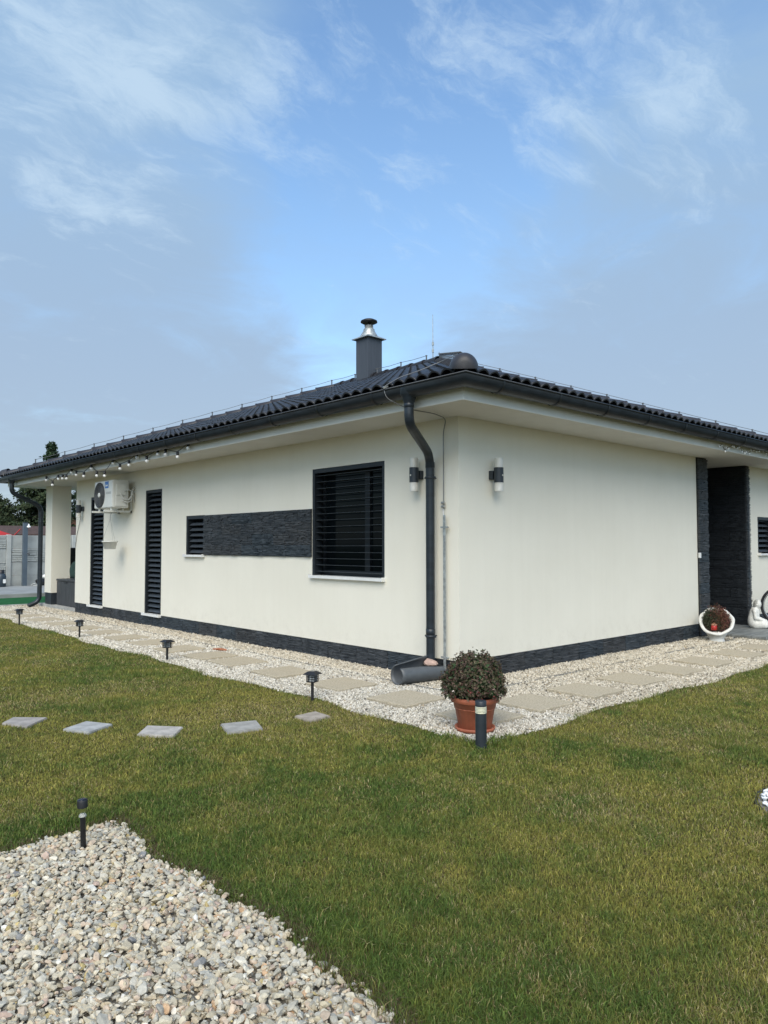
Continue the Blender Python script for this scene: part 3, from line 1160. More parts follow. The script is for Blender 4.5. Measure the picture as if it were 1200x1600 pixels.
hme = hm.mesh('wire_holder', M_WIRE)
hm2 = MB()
hm2.box(-0.005, 0.005, -0.005, 0.005, -0.09, 0.0)
hm2.tube([(0, -0.022, 0.0), (0, 0.0, 0.012), (0, 0.022, 0.0)], 0.007, 6)
hme2 = hm2.mesh('wire_holder', M_METAL)
for p in hl + rg + hr:
    obj('wire_holder', hme, lcond, Matrix.Translation(p))
for p in hn:
    obj('wire_holder', hme2, lcond, Matrix.Translation(p) @ Matrix.Rotation(PI / 4, 4, 'Z'))
rod = MB()
rx, ry = AX - 0.05, y_ap0 + 0.12
rod.tube([(rx, ry, RZ + 0.1), (rx, ry, RZ + 0.98)], [0.011, 0.006], 6)
for z in (0.22, 0.36):
    rod.tube([(rx, ry, RZ + z), (rx, ry, RZ + z + 0.06)], 0.02, 8)
rod.build('lightning_rod', M_GALV, lcond)
bar = MB()
bar.box(-0.052, -0.047, 0.145, 0.178, 0.0, 1.735)
bar.build('earthing_bar', M_GALV, lcond)
for z in (1.605, 0.245):
    cb_ = MB()
    cb_.box(-0.060, -0.040, 0.115, 0.208, z - 0.009, z + 0.009)
    cb_.tube([(-0.045, 0.195, z), (0.0, 0.195, z)], 0.007, 6)
    cb_.tube([(-0.068, 0.12, z), (-0.036, 0.12, z)], 0.011, 8)
    cb_.build('bar_clamp', M_GALV, lcond)
cj = MB()
for z in (1.865, 1.825):
    cj.tube([(-0.030, 0.176, z), (-0.030, 0.216, z)], 0.014, 8)
cj.tube([(-0.03, 0.196, 1.80), (-0.045, 0.172, 1.66)], 0.005, 6)
cj.build('test_clamp', M_STEEL, lcond)
gm = MB()
for i in range(3):
    gm.tube([(-0.87 + 0.03 * i, 0.20 + 0.012 * i, 2.975 + 0.012 * i), (-0.83 + 0.03 * i, 0.25 + 0.01 * i, 2.99 + 0.012 * i)], 0.012, 8)
gm.build('gutter_clamp', M_STEEL, lcond)

# ------------------------------------------------------------------ wall lamps


def wall_lamp(label, loc, rz):
    """local: wall at y=0, lamp towards -y"""
    t = thing('wall_lamp', label, 'wall lamp', loc, rz, 'up and down wall lamps on the house')
    b = MB()
    b.lathe([(0.052, -0.085), (0.052, 0.075)], 0, -0.105, 20)
    b.build('body', M_METAL, t)
    m = MB()
    m.box(-0.045, 0.045, -0.055, 0.0, -0.05, 0.045, 0.006)
    m.build('mount', M_METAL, t)
    MB().tube([(0, -0.155, -0.01), (0, -0.162, -0.01)], 0.009, 10).build('sensor', M_FROST, t)
    for (z0, z1) in ((0.077, 0.182), (-0.182, -0.087)):
        MB().lathe([(0.047, z0), (0.047, z1 - 0.006 if z1 > 0 else z1), (0.043, z1)], 0, -0.105, 20).build('shade', M_FROST, t)
    return t


wall_lamp('grey up-down wall lamp with frosted ends between the big blind window and the downpipe', (0, 0.555, 2.185), -PI / 2)
wall_lamp('grey up-down wall lamp with frosted ends alone on the right-hand gable wall', (0.53, 0, 2.178), 0)
wl3 = wall_lamp('small dark up-down wall lamp beside the air conditioner near the porch', (0, 10.43, 2.172), -PI / 2)
MB().tube([(-0.06, -0.03, -0.15), (-0.18, -0.02, -0.32), (-0.33, -0.012, -0.55), (-0.40, -0.012, -0.8)], 0.005, 6).build('cable', M_BLACK, wl3)

# ------------------------------------------------------------------ air conditioner
M_ACGREY = mat('fan_grille_grey', (0.10, 0.105, 0.11), 0.5)
M_BLUE = mat('blue_sticker', (0.012, 0.13, 0.42), 0.35)
M_WRAP = mat('pipe_wrap', (0.50, 0.50, 0.47), 0.7, 0.25, 30.0)
ac = thing('air_conditioner', 'white wall-mounted air conditioner outdoor unit with round fan grille and blue sticker', 'air conditioner', (-0.12, 8.335, 2.078))
AW, AD, AH = 0.415, 0.30, 0.52            # half width (y), depth (to -x), height
MB().box(-AD, 0.0, -AW, AW, 0.015, AH, 0.018).build('casing', M_WHITEP, ac)
m = MB()
m.box(-AD - 0.004, -AD + 0.02, -AW + 0.006, AW - 0.006, 0.03, AH - 0.012, 0.004)
m.build('front_panel', M_WHITEP, ac)
MX = Matrix.Rotation(-PI / 2, 4, 'Y')
fc = Vector((-AD - 0.004, 0.165, 0.262))
g = MB()
for r in (0.232, 0.20, 0.17, 0.14, 0.11, 0.08):
    pts = [fc + Vector((-0.012, r * math.cos(2 * PI * i / 32), r * math.sin(2 * PI * i / 32))) for i in range(33)]
    g.tube(pts, 0.0045, 5, False)
for i in range(20):
    a = 2 * PI * i / 20
    g.tube([fc + Vector((-0.012, 0.05 * math.cos(a), 0.05 * math.sin(a))), fc + Vector((-0.010, 0.234 * math.cos(a), 0.234 * math.sin(a)))], 0.003, 4, False)
g.build('fan_grille', M_ACGREY, ac)
MB().lathe([(0.236, 0.0), (0.236, 0.006), (0.225, 0.004), (0.002, 0.003)], seg=40, mtx=Matrix.Translation(fc) @ MX).build('fan_recess', M_BLACK, ac)
fb = MB()
for i in range(3):
    a = 2 * PI * i / 3
    fb.add([fc + Vector((-0.006, 0.03 * math.cos(a), 0.03 * math.sin(a))), fc + Vector((-0.004, 0.2 * math.cos(a - .1), 0.2 * math.sin(a - .1))),
            fc + Vector((-0.009, 0.21 * math.cos(a + .6), 0.21 * math.sin(a + .6))), fc + Vector((-0.007, 0.05 * math.cos(a + .8), 0.05 * math.sin(a + .8)))], [(0, 1, 2, 3)])
fb.build('fan', M_ACGREY, ac)
MB().lathe([(0.045, 0.0), (0.045, 0.02), (0.03, 0.026)], seg=20, mtx=Matrix.Translation(fc) @ MX).build('fan_hub', M_WHITEP, ac)
lg = MB().box(-AD - 0.0065, -AD - 0.004, -0.235, -0.075, 0.375, 0.498).build('sticker', M_BLUE, ac)
MB().add([(-AD - 0.0072, -0.10, 0.405), (-AD - 0.0072, -0.21, 0.415), (-AD - 0.0072, -0.205, 0.442), (-AD - 0.0072, -0.14, 0.432), (-AD - 0.0072, -0.10, 0.450)], [(0, 1, 2, 3, 4)]).build('sticker_mark', M_WHITEP, lg)
m = MB()
for z in (0.30, 0.285, 0.27):
    m.box(-AD - 0.0055, -AD - 0.003, -0.36, -0.12, z, z + 0.004)
m.build('trim_line', M_ACGREY, ac)
sv = MB()
sv.box(-0.24, -0.06, -AW - 0.018, -AW + 0.002, 0.24, 0.44, 0.008)
sv.box(-0.25, -0.05, -AW - 0.012, -AW + 0.002, 0.04, 0.22, 0.008)
sv.build('service_cover', M_WHITEP, ac)
hoses = MB()
hoses.tube(smooth_path([(-0.16, -AW - 0.01, 0.27), (-0.12, -AW - 0.05, 0.17), (-0.03, -AW - 0.07, 0.15), (0.05, -AW - 0.02, 0.26), (0.118, -AW + 0.03, 0.30)], 0.05, 4), 0.016, 8)
hoses.tube(smooth_path([(-0.13, -AW - 0.01, 0.15), (-0.08, -AW - 0.06, 0.11), (0.02, -AW - 0.05, 0.13), (0.06, -AW - 0.02, 0.36), (0.118, -AW + 0.03, 0.40)], 0.05, 4), 0.013, 8)
hoses.tube(smooth_path([(-0.10, -AW - 0.01, 0.30), (-0.02, -AW - 0.04, 0.36), (0.06, -AW - 0.01, 0.30), (0.10, -AW + 0.02, 0.22), (0.118, -AW + 0.02, 0.12)], 0.05, 4), 0.011, 8)
hoses.build('refrigerant_hose', M_WRAP, ac)
for y in (-0.275, 0.275):
    b = MB()
    b.box(-0.40, 0.118, y - 0.02, y + 0.02, -0.062, -0.028)
    b.box(0.085, 0.118, y - 0.02, y + 0.02, -0.062, 0.34)
    b.add([(-0.25, y - 0.003, -0.062), (0.10, y - 0.003, -0.062), (0.10, y - 0.003, -0.062), (0.10, y + 0.003, -0.062)], [])
    for x in (-0.26, -0.05):
        b.lathe([(0.02, -0.028), (0.02, 0.016)], x, y, 10)
    b.build('bracket', M_WHITEP, ac)

hp = thing('hanging_pot', 'white hanging flower pot on thin wires below the air conditioner', 'hanging pot', (-0.30, 8.30, 1.345))
MB().lathe([(0.088, 0.0), (0.10, 0.005), (0.128, 0.125), (0.145, 0.128), (0.145, 0.15), (0.128, 0.15), (0.12, 0.13), (0.12, 0.11), (0.002, 0.11)], seg=28).build('pot', M_WHITEP, hp)
hw = MB()
for a in (0.5, 2.6, 4.7):
    hw.tube([(0.138 * math.cos(a), 0.138 * math.sin(a), 0.14), (0, 0, 0.56)], 0.0016, 5)
hw.tube([(0, 0, 0.55), (0.0, 0.0, 0.63), (0.02, 0.0, 0.665)], 0.004, 6)
hw.build('hanger', M_WIRE, hp)

# ------------------------------------------------------------------ string lights
BULBS = [(10.594, 2.761), (10.228, 2.640), (9.895, 2.737), (9.663, 2.731), (9.445, 2.716), (9.187, 2.814), (8.937, 2.748), (8.559, 2.700), (8.204, 2.811), (7.946, 2.666),
         (7.594, 2.641), (7.236, 2.827), (6.947, 2.714), (6.591, 2.747), (6.288, 2.844), (5.921, 2.756), (5.537, 2.834), (5.278, 2.803), (4.890, 2.731), (4.568, 2.832)]
st = thing('string_lights', 'black cable string of round white bulbs drooping along the left eave', 'string lights', (-0.70, 4.4, 2.84))
pts = []
for i, (y, z) in enumerate(BULBS):
    pts.append(Vector((0, y - 4.4, z + 0.062 - 2.84)))
    if i < len(BULBS) - 1:
        y2, z2 = BULBS[i + 1]
        pts.append(Vector((0.0, (y + y2) / 2 - 4.4, min(z, z2) + 0.062 + abs(z - z2) * 0.38 - 2.84)))
MB().tube(pts, 0.006, 5).build('cable', M_BLACK, st)
sk = MB().lathe([(0.010, 0.062), (0.021, 0.058), (0.021, 0.010), (0.017, 0.004)], seg=12).mesh('bulb_socket', M_BLACK)
bb = MB().sphere((0, 0, -0.018), 0.027, 14, 10).mesh('bulb', M_BULB)
for (y, z) in BULBS:
    mt = Matrix.Translation((0, y - 4.4, z - 2.84)) @ Matrix.Rotation(random.uniform(-0.15, 0.15), 4, 'X')
    so = obj('bulb_socket', sk, st, mt)
    obj('bulb', bb, so)

FAIRY = [(4.672, 2.792), (4.777, 2.818), (4.832, 2.736), (4.902, 2.797), (4.977, 2.79), (5.089, 2.837), (5.186, 2.832), (5.263, 2.826), (5.331, 2.844), (5.475, 2.786), (5.508, 2.765), (5.595, 2.794),
         (5.73, 2.783), (5.737, 2.832), (5.90, 2.846), (5.984, 2.834), (6.045, 2.839), (6.133, 2.861), (6.219, 2.854), (6.357, 2.835), (6.38, 2.804), (6.6, 2.80), (6.8, 2.83), (7.0, 2.79), (7.2, 2.84), (7.5, 2.80)]
ff_ = thing('fairy_lights', 'tangled fine wire of tiny clear fairy lights along the right-hand eave', 'fairy lights', (4.67, -0.70, 2.80))
MB().tube([Vector((x - 4.67, 0.012 * math.sin(i * 2.3), z + 0.012 - 2.80)) for i, (x, z) in enumerate(FAIRY)], 0.0035, 5).build('wire', M_BLACK, ff_)
fl = MB().sphere((0, 0, 0), 0.011, 8, 6, (1, 1, 1.4)).mesh('fairy_bulb', M_BULB)
for i, (x, z) in enumerate(FAIRY):
    obj('fairy_bulb', fl, ff_, Matrix.Translation((x - 4.67, 0.012 * math.sin(i * 2.3), z - 2.80)))

# ------------------------------------------------------------------ paving slabs in the gravel walks
walk = bpy.data.objects['gravel_walk']


def slab_mat():
    m = bpy.data.materials.new('washed_aggregate')
    m.use_nodes = True
    t = NT(m.node_tree)
    b = m.node_tree.nodes['Principled BSDF']
    b.inputs['Roughness'].default_value = 0.9
    b.inputs['Specular IOR Level'].default_value = 0.2
    tc = t.n('ShaderNodeTexCoord')
    vo = t.n('ShaderNodeTexVoronoi')
    vo.inputs['Scale'].default_value = 85
    t.link(tc.outputs['Object'], vo.inputs['Vector'])
    c = t.mix(t.smooth(t.noise(tc.outputs['Object'], 60, 4, 0.6), 0.3, 0.7), (0.30, 0.255, 0.18), (0.50, 0.435, 0.325))
    sp = t.n('ShaderNodeSeparateColor')
    t.link(vo.outputs['Color'], sp.inputs[0])
    c = t.mix(t.math('MULTIPLY', sp.outputs[0], 0.55), c, (0.54, 0.465, 0.345))
    t.link(c, b.inputs['Base Color'])
    bp = t.n('ShaderNodeBump')
    bp.inputs['Distance'].default_value = 0.004
    t.link(vo.outputs['Distance'], bp.inputs['Height'])
    t.link(bp.outputs[0], b.inputs['Normal'])
    return m


slab_me = MB().box(-0.26, 0.26, -0.26, 0.26, -0.045, 0.0, 0.006).mesh('paving_slab', slab_mat())
SLABS = [(-1.00, y) for y in (-0.22, 0.72, 1.71, 2.69, 3.36, 4.20, 5.05, 5.90, 6.75, 7.65, 8.6, 9.6, 10.6, 11.7)]
SLABS += [(x, -1.12) for x in (-1.02, -0.27, 0.555, 1.43, 2.285, 3.14, 4.08, 4.93)]
for (x, y) in SLABS:
    obj('paving_slab', slab_me, walk, Matrix.Translation((x + random.uniform(-.015, .015), y + random.uniform(-.015, .015), 0.023)) @ Matrix.Rotation(random.uniform(-.035, .035), 4, 'Z')
        @ Matrix.Rotation(random.uniform(-.008, .008), 4, 'X') @ Matrix.Rotation(random.uniform(-.008, .008), 4, 'Y'))

# stepping stones ----------------------------------------------------------------------
STEPS = [([(-4.006, 1.276), (-3.876, 1.436), (-3.669, 1.233), (-3.893, 1.008)], 'pale grey-brown stepping stone with a worn dark side, leftmost in the lawn row', (0.36, 0.33, 0.30)),
         ([(-3.717, 0.749), (-3.479, 0.897), (-3.364, 0.649), (-3.605, 0.504)], 'bluish grey stepping stone set diamond-wise, second from the left in the lawn row', (0.40, 0.40, 0.385)),
         ([(-3.366, 0.205), (-3.191, 0.414), (-2.993, 0.194), (-3.175, -0.015)], 'light beige-grey stepping stone in the middle of the lawn row', (0.44, 0.41, 0.37)),
         ([(-2.734, 0.082), (-2.455, -0.003), (-2.566, -0.270), (-2.840, -0.209)], 'grey stepping stone with a brownish stain, fourth from the left in the lawn row', (0.36, 0.345, 0.315)),
         ([(-2.147, -0.096), (-1.909, -0.069), (-1.926, -0.299), (-2.161, -0.326)], 'small tan stepping stone beside the solar lantern, nearest the gravel walk', (0.38, 0.33, 0.275))]
for i, (q, lab, colr) in enumerate(STEPS):
    cx, cy = sum(p[0] for p in q) / 4, sum(p[1] for p in q) / 4
    m = mat('stepping_stone_%s' % 'abcde'[i], tuple(c * 0.72 for c in colr), 0.85, 0.0, 9.0, 0.003, 40, color2=tuple(c * 1.12 for c in colr), spec=0.25, detail=7)
    bm = bmesh.new()
    lo = [bm.verts.new((p[0] - cx, p[1] - cy, -0.045)) for p in q]
    hi = [bm.verts.new((p[0] - cx, p[1] - cy, 0.0)) for p in q]
    bm.faces.new(hi)
    bm.faces.new(lo[::-1])
    for k in range(4):
        bm.faces.new((lo[k], lo[(k + 1) % 4], hi[(k + 1) % 4], hi[k]))
    bmesh.ops.recalc_face_normals(bm, faces=bm.faces)
    bmesh.ops.bevel(bm, geom=list(bm.edges), offset=0.006, segments=2, affect='EDGES')
    me = bpy.data.meshes.new('stepping_stone')
    bm.to_mesh(me)
    bm.free()
    me.materials.append(m)
    o = obj('stepping_stone', me)
    o.location = (cx, cy, 0.009)
    o.rotation_euler = (random.uniform(-.012, .012), random.uniform(-.012, .012), 0)
    tag(o, lab, 'stepping stone', 'stepping stones across the lawn')

# ------------------------------------------------------------------ solar lanterns
M_LANT = mat('lantern_black', (0.014, 0.014, 0.016), 0.5, 0.2, 15.0)
M_LENS = mat('lantern_lens', (0.55, 0.57, 0.58), 0.25, 0.08, 30.0)
M_CELL = mat('solar_cell', (0.012, 0.014, 0.024), 0.18)


def lantern(label, x, y, h, rz):
    t = thing('solar_lantern', label, 'solar lantern', (x, y, 0), rz, 'solar lanterns along the gravel walk')
    s = h / 0.265
    zb = 0.168 * s
    MB().box(-0.011, 0.011, -0.011, 0.011, -0.08, zb, 0.003).build('stake', M_LANT, t)
    hd = MB()
    z0, z1, a = zb, zb + 0.070, 0.039
    hd.box(-a - .003, a + .003, -a - .003, a + .003, z0, z0 + 0.008)
    hd.box(-a - .001, a + .001, -a - .001, a + .001, z1 - 0.006, z1)
    for sx in (-1, 1):
        for k in (-a, -a / 2.4, a / 2.4, a):
            hd.box(sx * a - 0.0028, sx * a + 0.0028, k - 0.0028, k + 0.0028, z0 + 0.008, z1 - 0.006)
            if abs(k) < a:
                hd.box(k - 0.0028, k + 0.0028, sx * a - 0.0028, sx * a + 0.0028, z0 + 0.008, z1 - 0.006)
        for zz in (z0 + 0.029, z0 + 0.048):
            hd.box(sx * a - 0.0024, sx * a + 0.0024, -a, a, zz - 0.0024, zz + 0.0024)
            hd.box(-a, a, sx * a - 0.0024, sx * a + 0.0024, zz - 0.0024, zz + 0.0024)
    hd.build('cage', M_LANT, t)
    MB().box(-0.030, 0.030, -0.030, 0.030, z0 + 0.008, z1 - 0.006, 0.004).build('lens', M_LENS, t)
    rf = MB()
    b, c = 0.066, 0.034
    rf.add([(-b, -b, z1), (b, -b, z1), (b, b, z1), (-b, b, z1), (-b, -b, z1 + .004), (b, -b, z1 + .004), (b, b, z1 + .004), (-b, b, z1 + .004),
            (-c, -c, z1 + .026), (c, -c, z1 + .026), (c, c, z1 + .026), (-c, c, z1 + .026)],
           [(0, 3, 2, 1), (0, 1, 5, 4), (1, 2, 6, 5), (2, 3, 7, 6), (3, 0, 4, 7), (4, 5, 9, 8), (5, 6, 10, 9), (6, 7, 11, 10), (7, 4, 8, 11), (8, 9, 10, 11)])
    rf = rf.build('lantern_roof', M_LANT, t)
    MB().box(-0.026, 0.026, -0.026, 0.026, z1 + 0.0262, z1 + 0.0285).build('solar_panel', M_CELL, rf)


lantern('black solar lantern on a stake beside the tan stepping stone', -1.64, 0.333, 0.262, 0.42)
lantern('black solar lantern on a stake below the small louvred window', -1.572, 3.374, 0.258, 0.15)
lantern('black solar lantern on a stake before the near narrow louvred door', -1.527, 6.39, 0.285, 0.0)
lantern('black solar lantern on a stake farthest away, before the porch column', -1.608, 9.068, 0.29, 0.2)

# bollard light at the corner of the walk -------------------------------------------------
bl = thing('bollard_light', 'low anthracite bollard light with ribbed cream band in front of the terracotta pot', 'bollard light', (-1.715, -1.735, 0))
MB().lathe([(0.040, -0.05), (0.040, 0.235)], seg=24).build('post', M_METAL, bl)
lens = MB()
pf = []
for i in range(5):
    z = 0.2355 + i * 0.0098
    pf += [(0.034, z), (0.0405, z + 0.002), (0.0405, z + 0.0065), (0.034, z + 0.0088)]
lens.lathe(pf, seg=24)
lens.build('ribbed_lens', mat('cream_lens', (0.62, 0.60, 0.44), 0.4), bl)
MB().lathe([(0.040, 0.2855), (0.040, 0.318), (0.036, 0.323), (0.002, 0.324)], seg=24).build('cap', M_METAL, bl)

sl_ = thing('solar_stake_light', 'small black solar stake light with clear glass tube standing in the pale gravel bed', 'stake light', (-4.445, -1.645, 0))
sl_.rotation_euler = (0.03, -0.05, 0)
MB().lathe([(0.0125, -0.08), (0.0125, 0.160), (0.016, 0.163)], seg=14).build('stake', M_LANT, sl_)
gl = mat('clear_plastic', (0.9, 0.9, 0.86), 0.08, trans=1.0)
gl.node_tree.nodes['Principled BSDF'].inputs['IOR'].default_value = 1.25
MB().lathe([(0.017, 0.163), (0.0195, 0.208)], seg=16).build('glass_tube', gl, sl_)
MB().lathe([(0.015, 0.163), (0.009, 0.178), (0.002, 0.179)], seg=12).build('reflector', M_WHITEP, sl_)
MB().lathe([(0.0235, 0.206), (0.0235, 0.238), (0.022, 0.241), (0.002, 0.242)], seg=20).build('cap', M_LANT, sl_)
MB().lathe([(0.018, 0.2421), (0.018, 0.2435), (0.002, 0.2436)], seg=16).build('solar_panel', M_CELL, sl_)

# drain pipe, stone, shard -------------------------------------------------------------------
dr = MB()
vv, ff = [], []
NX, NS = 14, 26
for i in range(NX + 1):
    t = i / NX
    gap = 0.75 + 0.8 * max(0, (t - 0.45) / 0.55)           # slit opens towards the wall
    for k in range(NS + 1):
        q = k / NS
        a = 1.75 + gap * 0.5 + q * (2 * PI - gap)           # from the slit round to the slit
        r = 0.092 + 0.075 * (max(0, q * 4 - 3) ** 1.5) * (0.25 + 1.2 * t)
        x = -0.575 + 0.555 * t
        vv.append((x, 0.335 - 0.10 * t - r * math.cos(a) * -1, 0.095 + r * math.sin(a)))
n = NS + 1
for i in range(NX):
    for k in range(NS):
        ff.append((i * n + k, i * n + k + 1, (i + 1) * n + k + 1, (i + 1) * n + k))
dr.add(vv, ff, True)
dro = dr.build('drain_pipe', M_PIPE)
sm_ = dro.modifiers.new('wall', 'SOLIDIFY')
sm_.thickness = 0.010
sm_.offset = -1
tag(dro, 'slit grey plastic drain pipe lying under the downpipe at the house corner', 'drain pipe')


def rock_mesh(name, seed, m, sc, sub=2, cut=6):
    r = np.random.default_rng(seed)
    bm = bmesh.new()
    bmesh.ops.create_icosphere(bm, subdivisions=sub, radius=1.0)
    V = np.array([v.co[:] for v in bm.verts])
    for _ in range(cut):
        nrm = r.normal(size=3)
        nrm /= np.linalg.norm(nrm)
        h = r.uniform(0.55, 0.85)
        d = V @ nrm
        V = V - np.outer(np.maximum(d - h, 0), nrm)
    V = V * np.array(sc)
    for v, c in zip(bm.verts, V):
        v.co = c
    me = bpy.data.meshes.new(name)
    bm.to_mesh(me)
    bm.free()
    me.materials.append(m)
    return me


ps = obj('pink_stone', rock_mesh('pink_stone', 3, mat('pink_rock', (0.46, 0.32, 0.26), 0.85, 0.2, 20.0, 0.003, 60), (0.065, 0.095, 0.04)))
ps.location = (-0.165, 0.265, 0.195)
ps.rotation_euler = (0.1, -0.25, 0.4)
tag(ps, 'pinkish stone wedged behind the grey drain pipe at the foot of the downpipe', 'stone')
sh = obj('brick_shard', rock_mesh('brick_shard', 8, mat('brick_red', (0.36, 0.13, 0.06), 0.9, 0.2, 30.0), (0.055, 0.13, 0.022)))
sh.location = (-0.66, 3.70, 0.020)
sh.rotation_euler = (0, 0, 0.3)
tag(sh, 'flat orange-red brick fragment lying on the gravel walk', 'brick fragment')

# ------------------------------------------------------------------ plant helpers


def leaf_cloud(pts, nrm, size, wid, r, jitter=0.6, cols=None, fold=True):
    """one leaf (two triangles) per point, facing roughly nrm"""
    n = len(pts)
    d = r.normal(size=(n, 3))
    nn = nrm + jitter * r.normal(size=(n, 3))
    nn /= np.linalg.norm(nn, axis=1, keepdims=True)
    t = d - (d * nn).sum(1, keepdims=True) * nn
    t /= np.linalg.norm(t, axis=1, keepdims=True) + 1e-9
    b = np.cross(nn, t)
    s = size * r.uniform(0.65, 1.3, size=(n, 1))
    w = wid * s
    V = np.empty((n, 4, 3))
    V[:, 0] = pts
    V[:, 1] = pts + t * s * 0.5 + b * w * 0.5 + nn * s * 0.12
    V[:, 2] = pts + t * s
    V[:, 3] = pts + t * s * 0.5 - b * w * 0.5 + nn * s * 0.12
    idx = np.arange(n)[:, None] * 4
    F = np.concatenate([idx + np.array([[0, 1, 2]]), idx + np.array([[0, 2, 3]])])
    C = np.repeat(cols, 4, axis=0) if cols is not None else None
    return V.reshape(-1, 3), F, C


def pick(colors, n, r, var=0.2):
    c = np.array(colors)[r.integers(len(colors), size=n)]
    return np.clip(c * r.uniform(1 - var, 1 + var, size=(n, 1)), 0, 1)


M_LEAF = mat('leaves', (0.1, 0.1, 0.1), 0.6, attr='col', spec=0.3)
M_NEEDLE = mat('needles', (0.1, 0.1, 0.1), 0.7, attr='col', spec=0.2)
M_BARK = mat('bark', (0.07, 0.05, 0.035), 0.95, 0.3, 12.0, 0.01, 30)

# potted chrysanthemum -----------------------------------------------------------------------
PX, PY = -1.385, -1.395
pl = thing('potted_chrysanthemum', 'bushy faded chrysanthemum in a ribbed terracotta pot at the corner of the walk', 'potted plant', (PX, PY, 0))
pot = MB()
pot.lathe([(0.118, 0.012), (0.122, 0.016), (0.150, 0.17), (0.1535, 0.172), (0.1545, 0.180), (0.152, 0.183)], seg=96, rib=0.013, nrib=24)
pot.lathe([(0.152, 0.182), (0.160, 0.184), (0.165, 0.218), (0.178, 0.222), (0.184, 0.226), (0.186, 0.258), (0.182, 0.262), (0.170, 0.262), (0.166, 0.235), (0.002, 0.235)], seg=48)
pot.build('pot', M_TERRA, pl)
MB().lathe([(0.12, 0.004), (0.148, 0.006), (0.156, 0.034), (0.150, 0.036), (0.140, 0.014), (0.002, 0.014)], seg=48).build('saucer', M_TERRA, pl)
MB().lathe([(0.166, 0.240), (0.10, 0.246), (0.002, 0.25)], seg=24).build('soil', M_SOIL, pl)
r = np.random.default_rng(21)


def bush_pts(n, r, shell=0.75):
    th = r.uniform(0, 2 * PI, n)
    cz = r.uniform(-0.16, 1.0, n)
    rad = r.uniform(shell, 1.0, n) ** 0.6
    bump = 1 + 0.075 * np.sin(th * 3 + cz * 4) + 0.06 * np.sin(th * 7 - cz * 6) + 0.05 * np.sin(th * 13 + cz * 11)
    sx = np.sqrt(1 - np.clip(cz, -1, 1) ** 2)
    nrm = np.stack([sx * np.cos(th), sx * np.sin(th), cz], 1)
    p = nrm * rad[:, None] * bump[:, None] * np.array([0.228, 0.228, 0.255]) + np.array([0, 0, 0.318])
    return p, nrm


p, nr = bush_pts(5200, r, 0.35)
cols = pick([(0.045, 0.062, 0.024), (0.032, 0.050, 0.020), (0.068, 0.070, 0.032), (0.075, 0.052, 0.030), (0.036, 0.066, 0.026)], len(p), r, 0.3)
V, F, C = leaf_cloud(p, nr, 0.034, 0.55, r, 0.8, cols)
obj('foliage', fast_mesh('foliage', V, F, M_LEAF, C), pl)
p, nr = bush_pts(1500, r, 0.93)
k = p[:, 2] > 0.20
p, nr = p[k], nr[k]
p += nr * r.uniform(0.0, 0.022, (len(p), 1))
Vs, Fs, Cs, o = [], [], [], 0
fc_ = pick([(0.105, 0.070, 0.045), (0.075, 0.052, 0.035), (0.130, 0.095, 0.06), (0.080, 0.038, 0.032), (0.068, 0.070, 0.032), (0.09, 0.082, 0.045)], len(p), r, 0.3)
low = (p[:, 2] < 0.36) & (r.random(len(p)) < 0.13)
fc_[low] = pick([(0.55, 0.46, 0.42), (0.5, 0.32, 0.30), (0.22, 0.05, 0.05)], int(low.sum()), r, 0.2)
for kx in range(5):                                  # withered heads: small rosettes of petals
    V, F, C = leaf_cloud(p, nr, 0.0115, 0.9, r, 0.6, fc_)
    Vs.append(V); Fs.append(F + o); Cs.append(C); o += len(V)
tw = []
for i in range(70):
    a, cz = r.uniform(0, 2 * PI), r.uniform(-0.1, 1.0)
    sx_ = math.sqrt(max(0, 1 - cz * cz))
    L_ = r.uniform(1.02, 1.16)
    tw.append((0.228 * sx_ * math.cos(a) * L_, 0.228 * sx_ * math.sin(a) * L_, 0.318 + 0.255 * cz * L_))
tw = np.array(tw)
for kx in range(6):
    nn_ = tw - np.array([0, 0, 0.3])
    nn_ /= np.linalg.norm(nn_, axis=1, keepdims=True)
    V, F, C = leaf_cloud(tw + 0.004 * r.normal(size=tw.shape), nn_, 0.014, 0.9, r, 0.9, pick([(0.06, 0.03, 0.025), (0.08, 0.05, 0.035), (0.05, 0.05, 0.025)], len(tw), r, .3))
    Vs.append(V); Fs.append(F + o); Cs.append(C); o += len(V)
fh = obj('flower_heads', fast_mesh('flower_heads', np.vstack(Vs), np.vstack(Fs), M_LEAF, np.vstack(Cs)), pl)
tag(fh, kind='stuff')
stm = MB()
for q_ in tw:
    stm.tube([tuple(q_ * np.array([.75, .75, 1]) - np.array([0, 0, .05])), tuple(q_)], 0.002, 4, False)
for i in range(26):
    a, b = r.uniform(0, 2 * PI), r.uniform(0.4, 1.0)
    stm.tube([(0.06 * math.cos(a), 0.06 * math.sin(a), 0.24), (0.2 * b * math.cos(a), 0.2 * b * math.sin(a), 0.335 + 0.16 * (1.1 - b))], 0.004, 5, False)
stm.build('stems', M_BARK, pl)

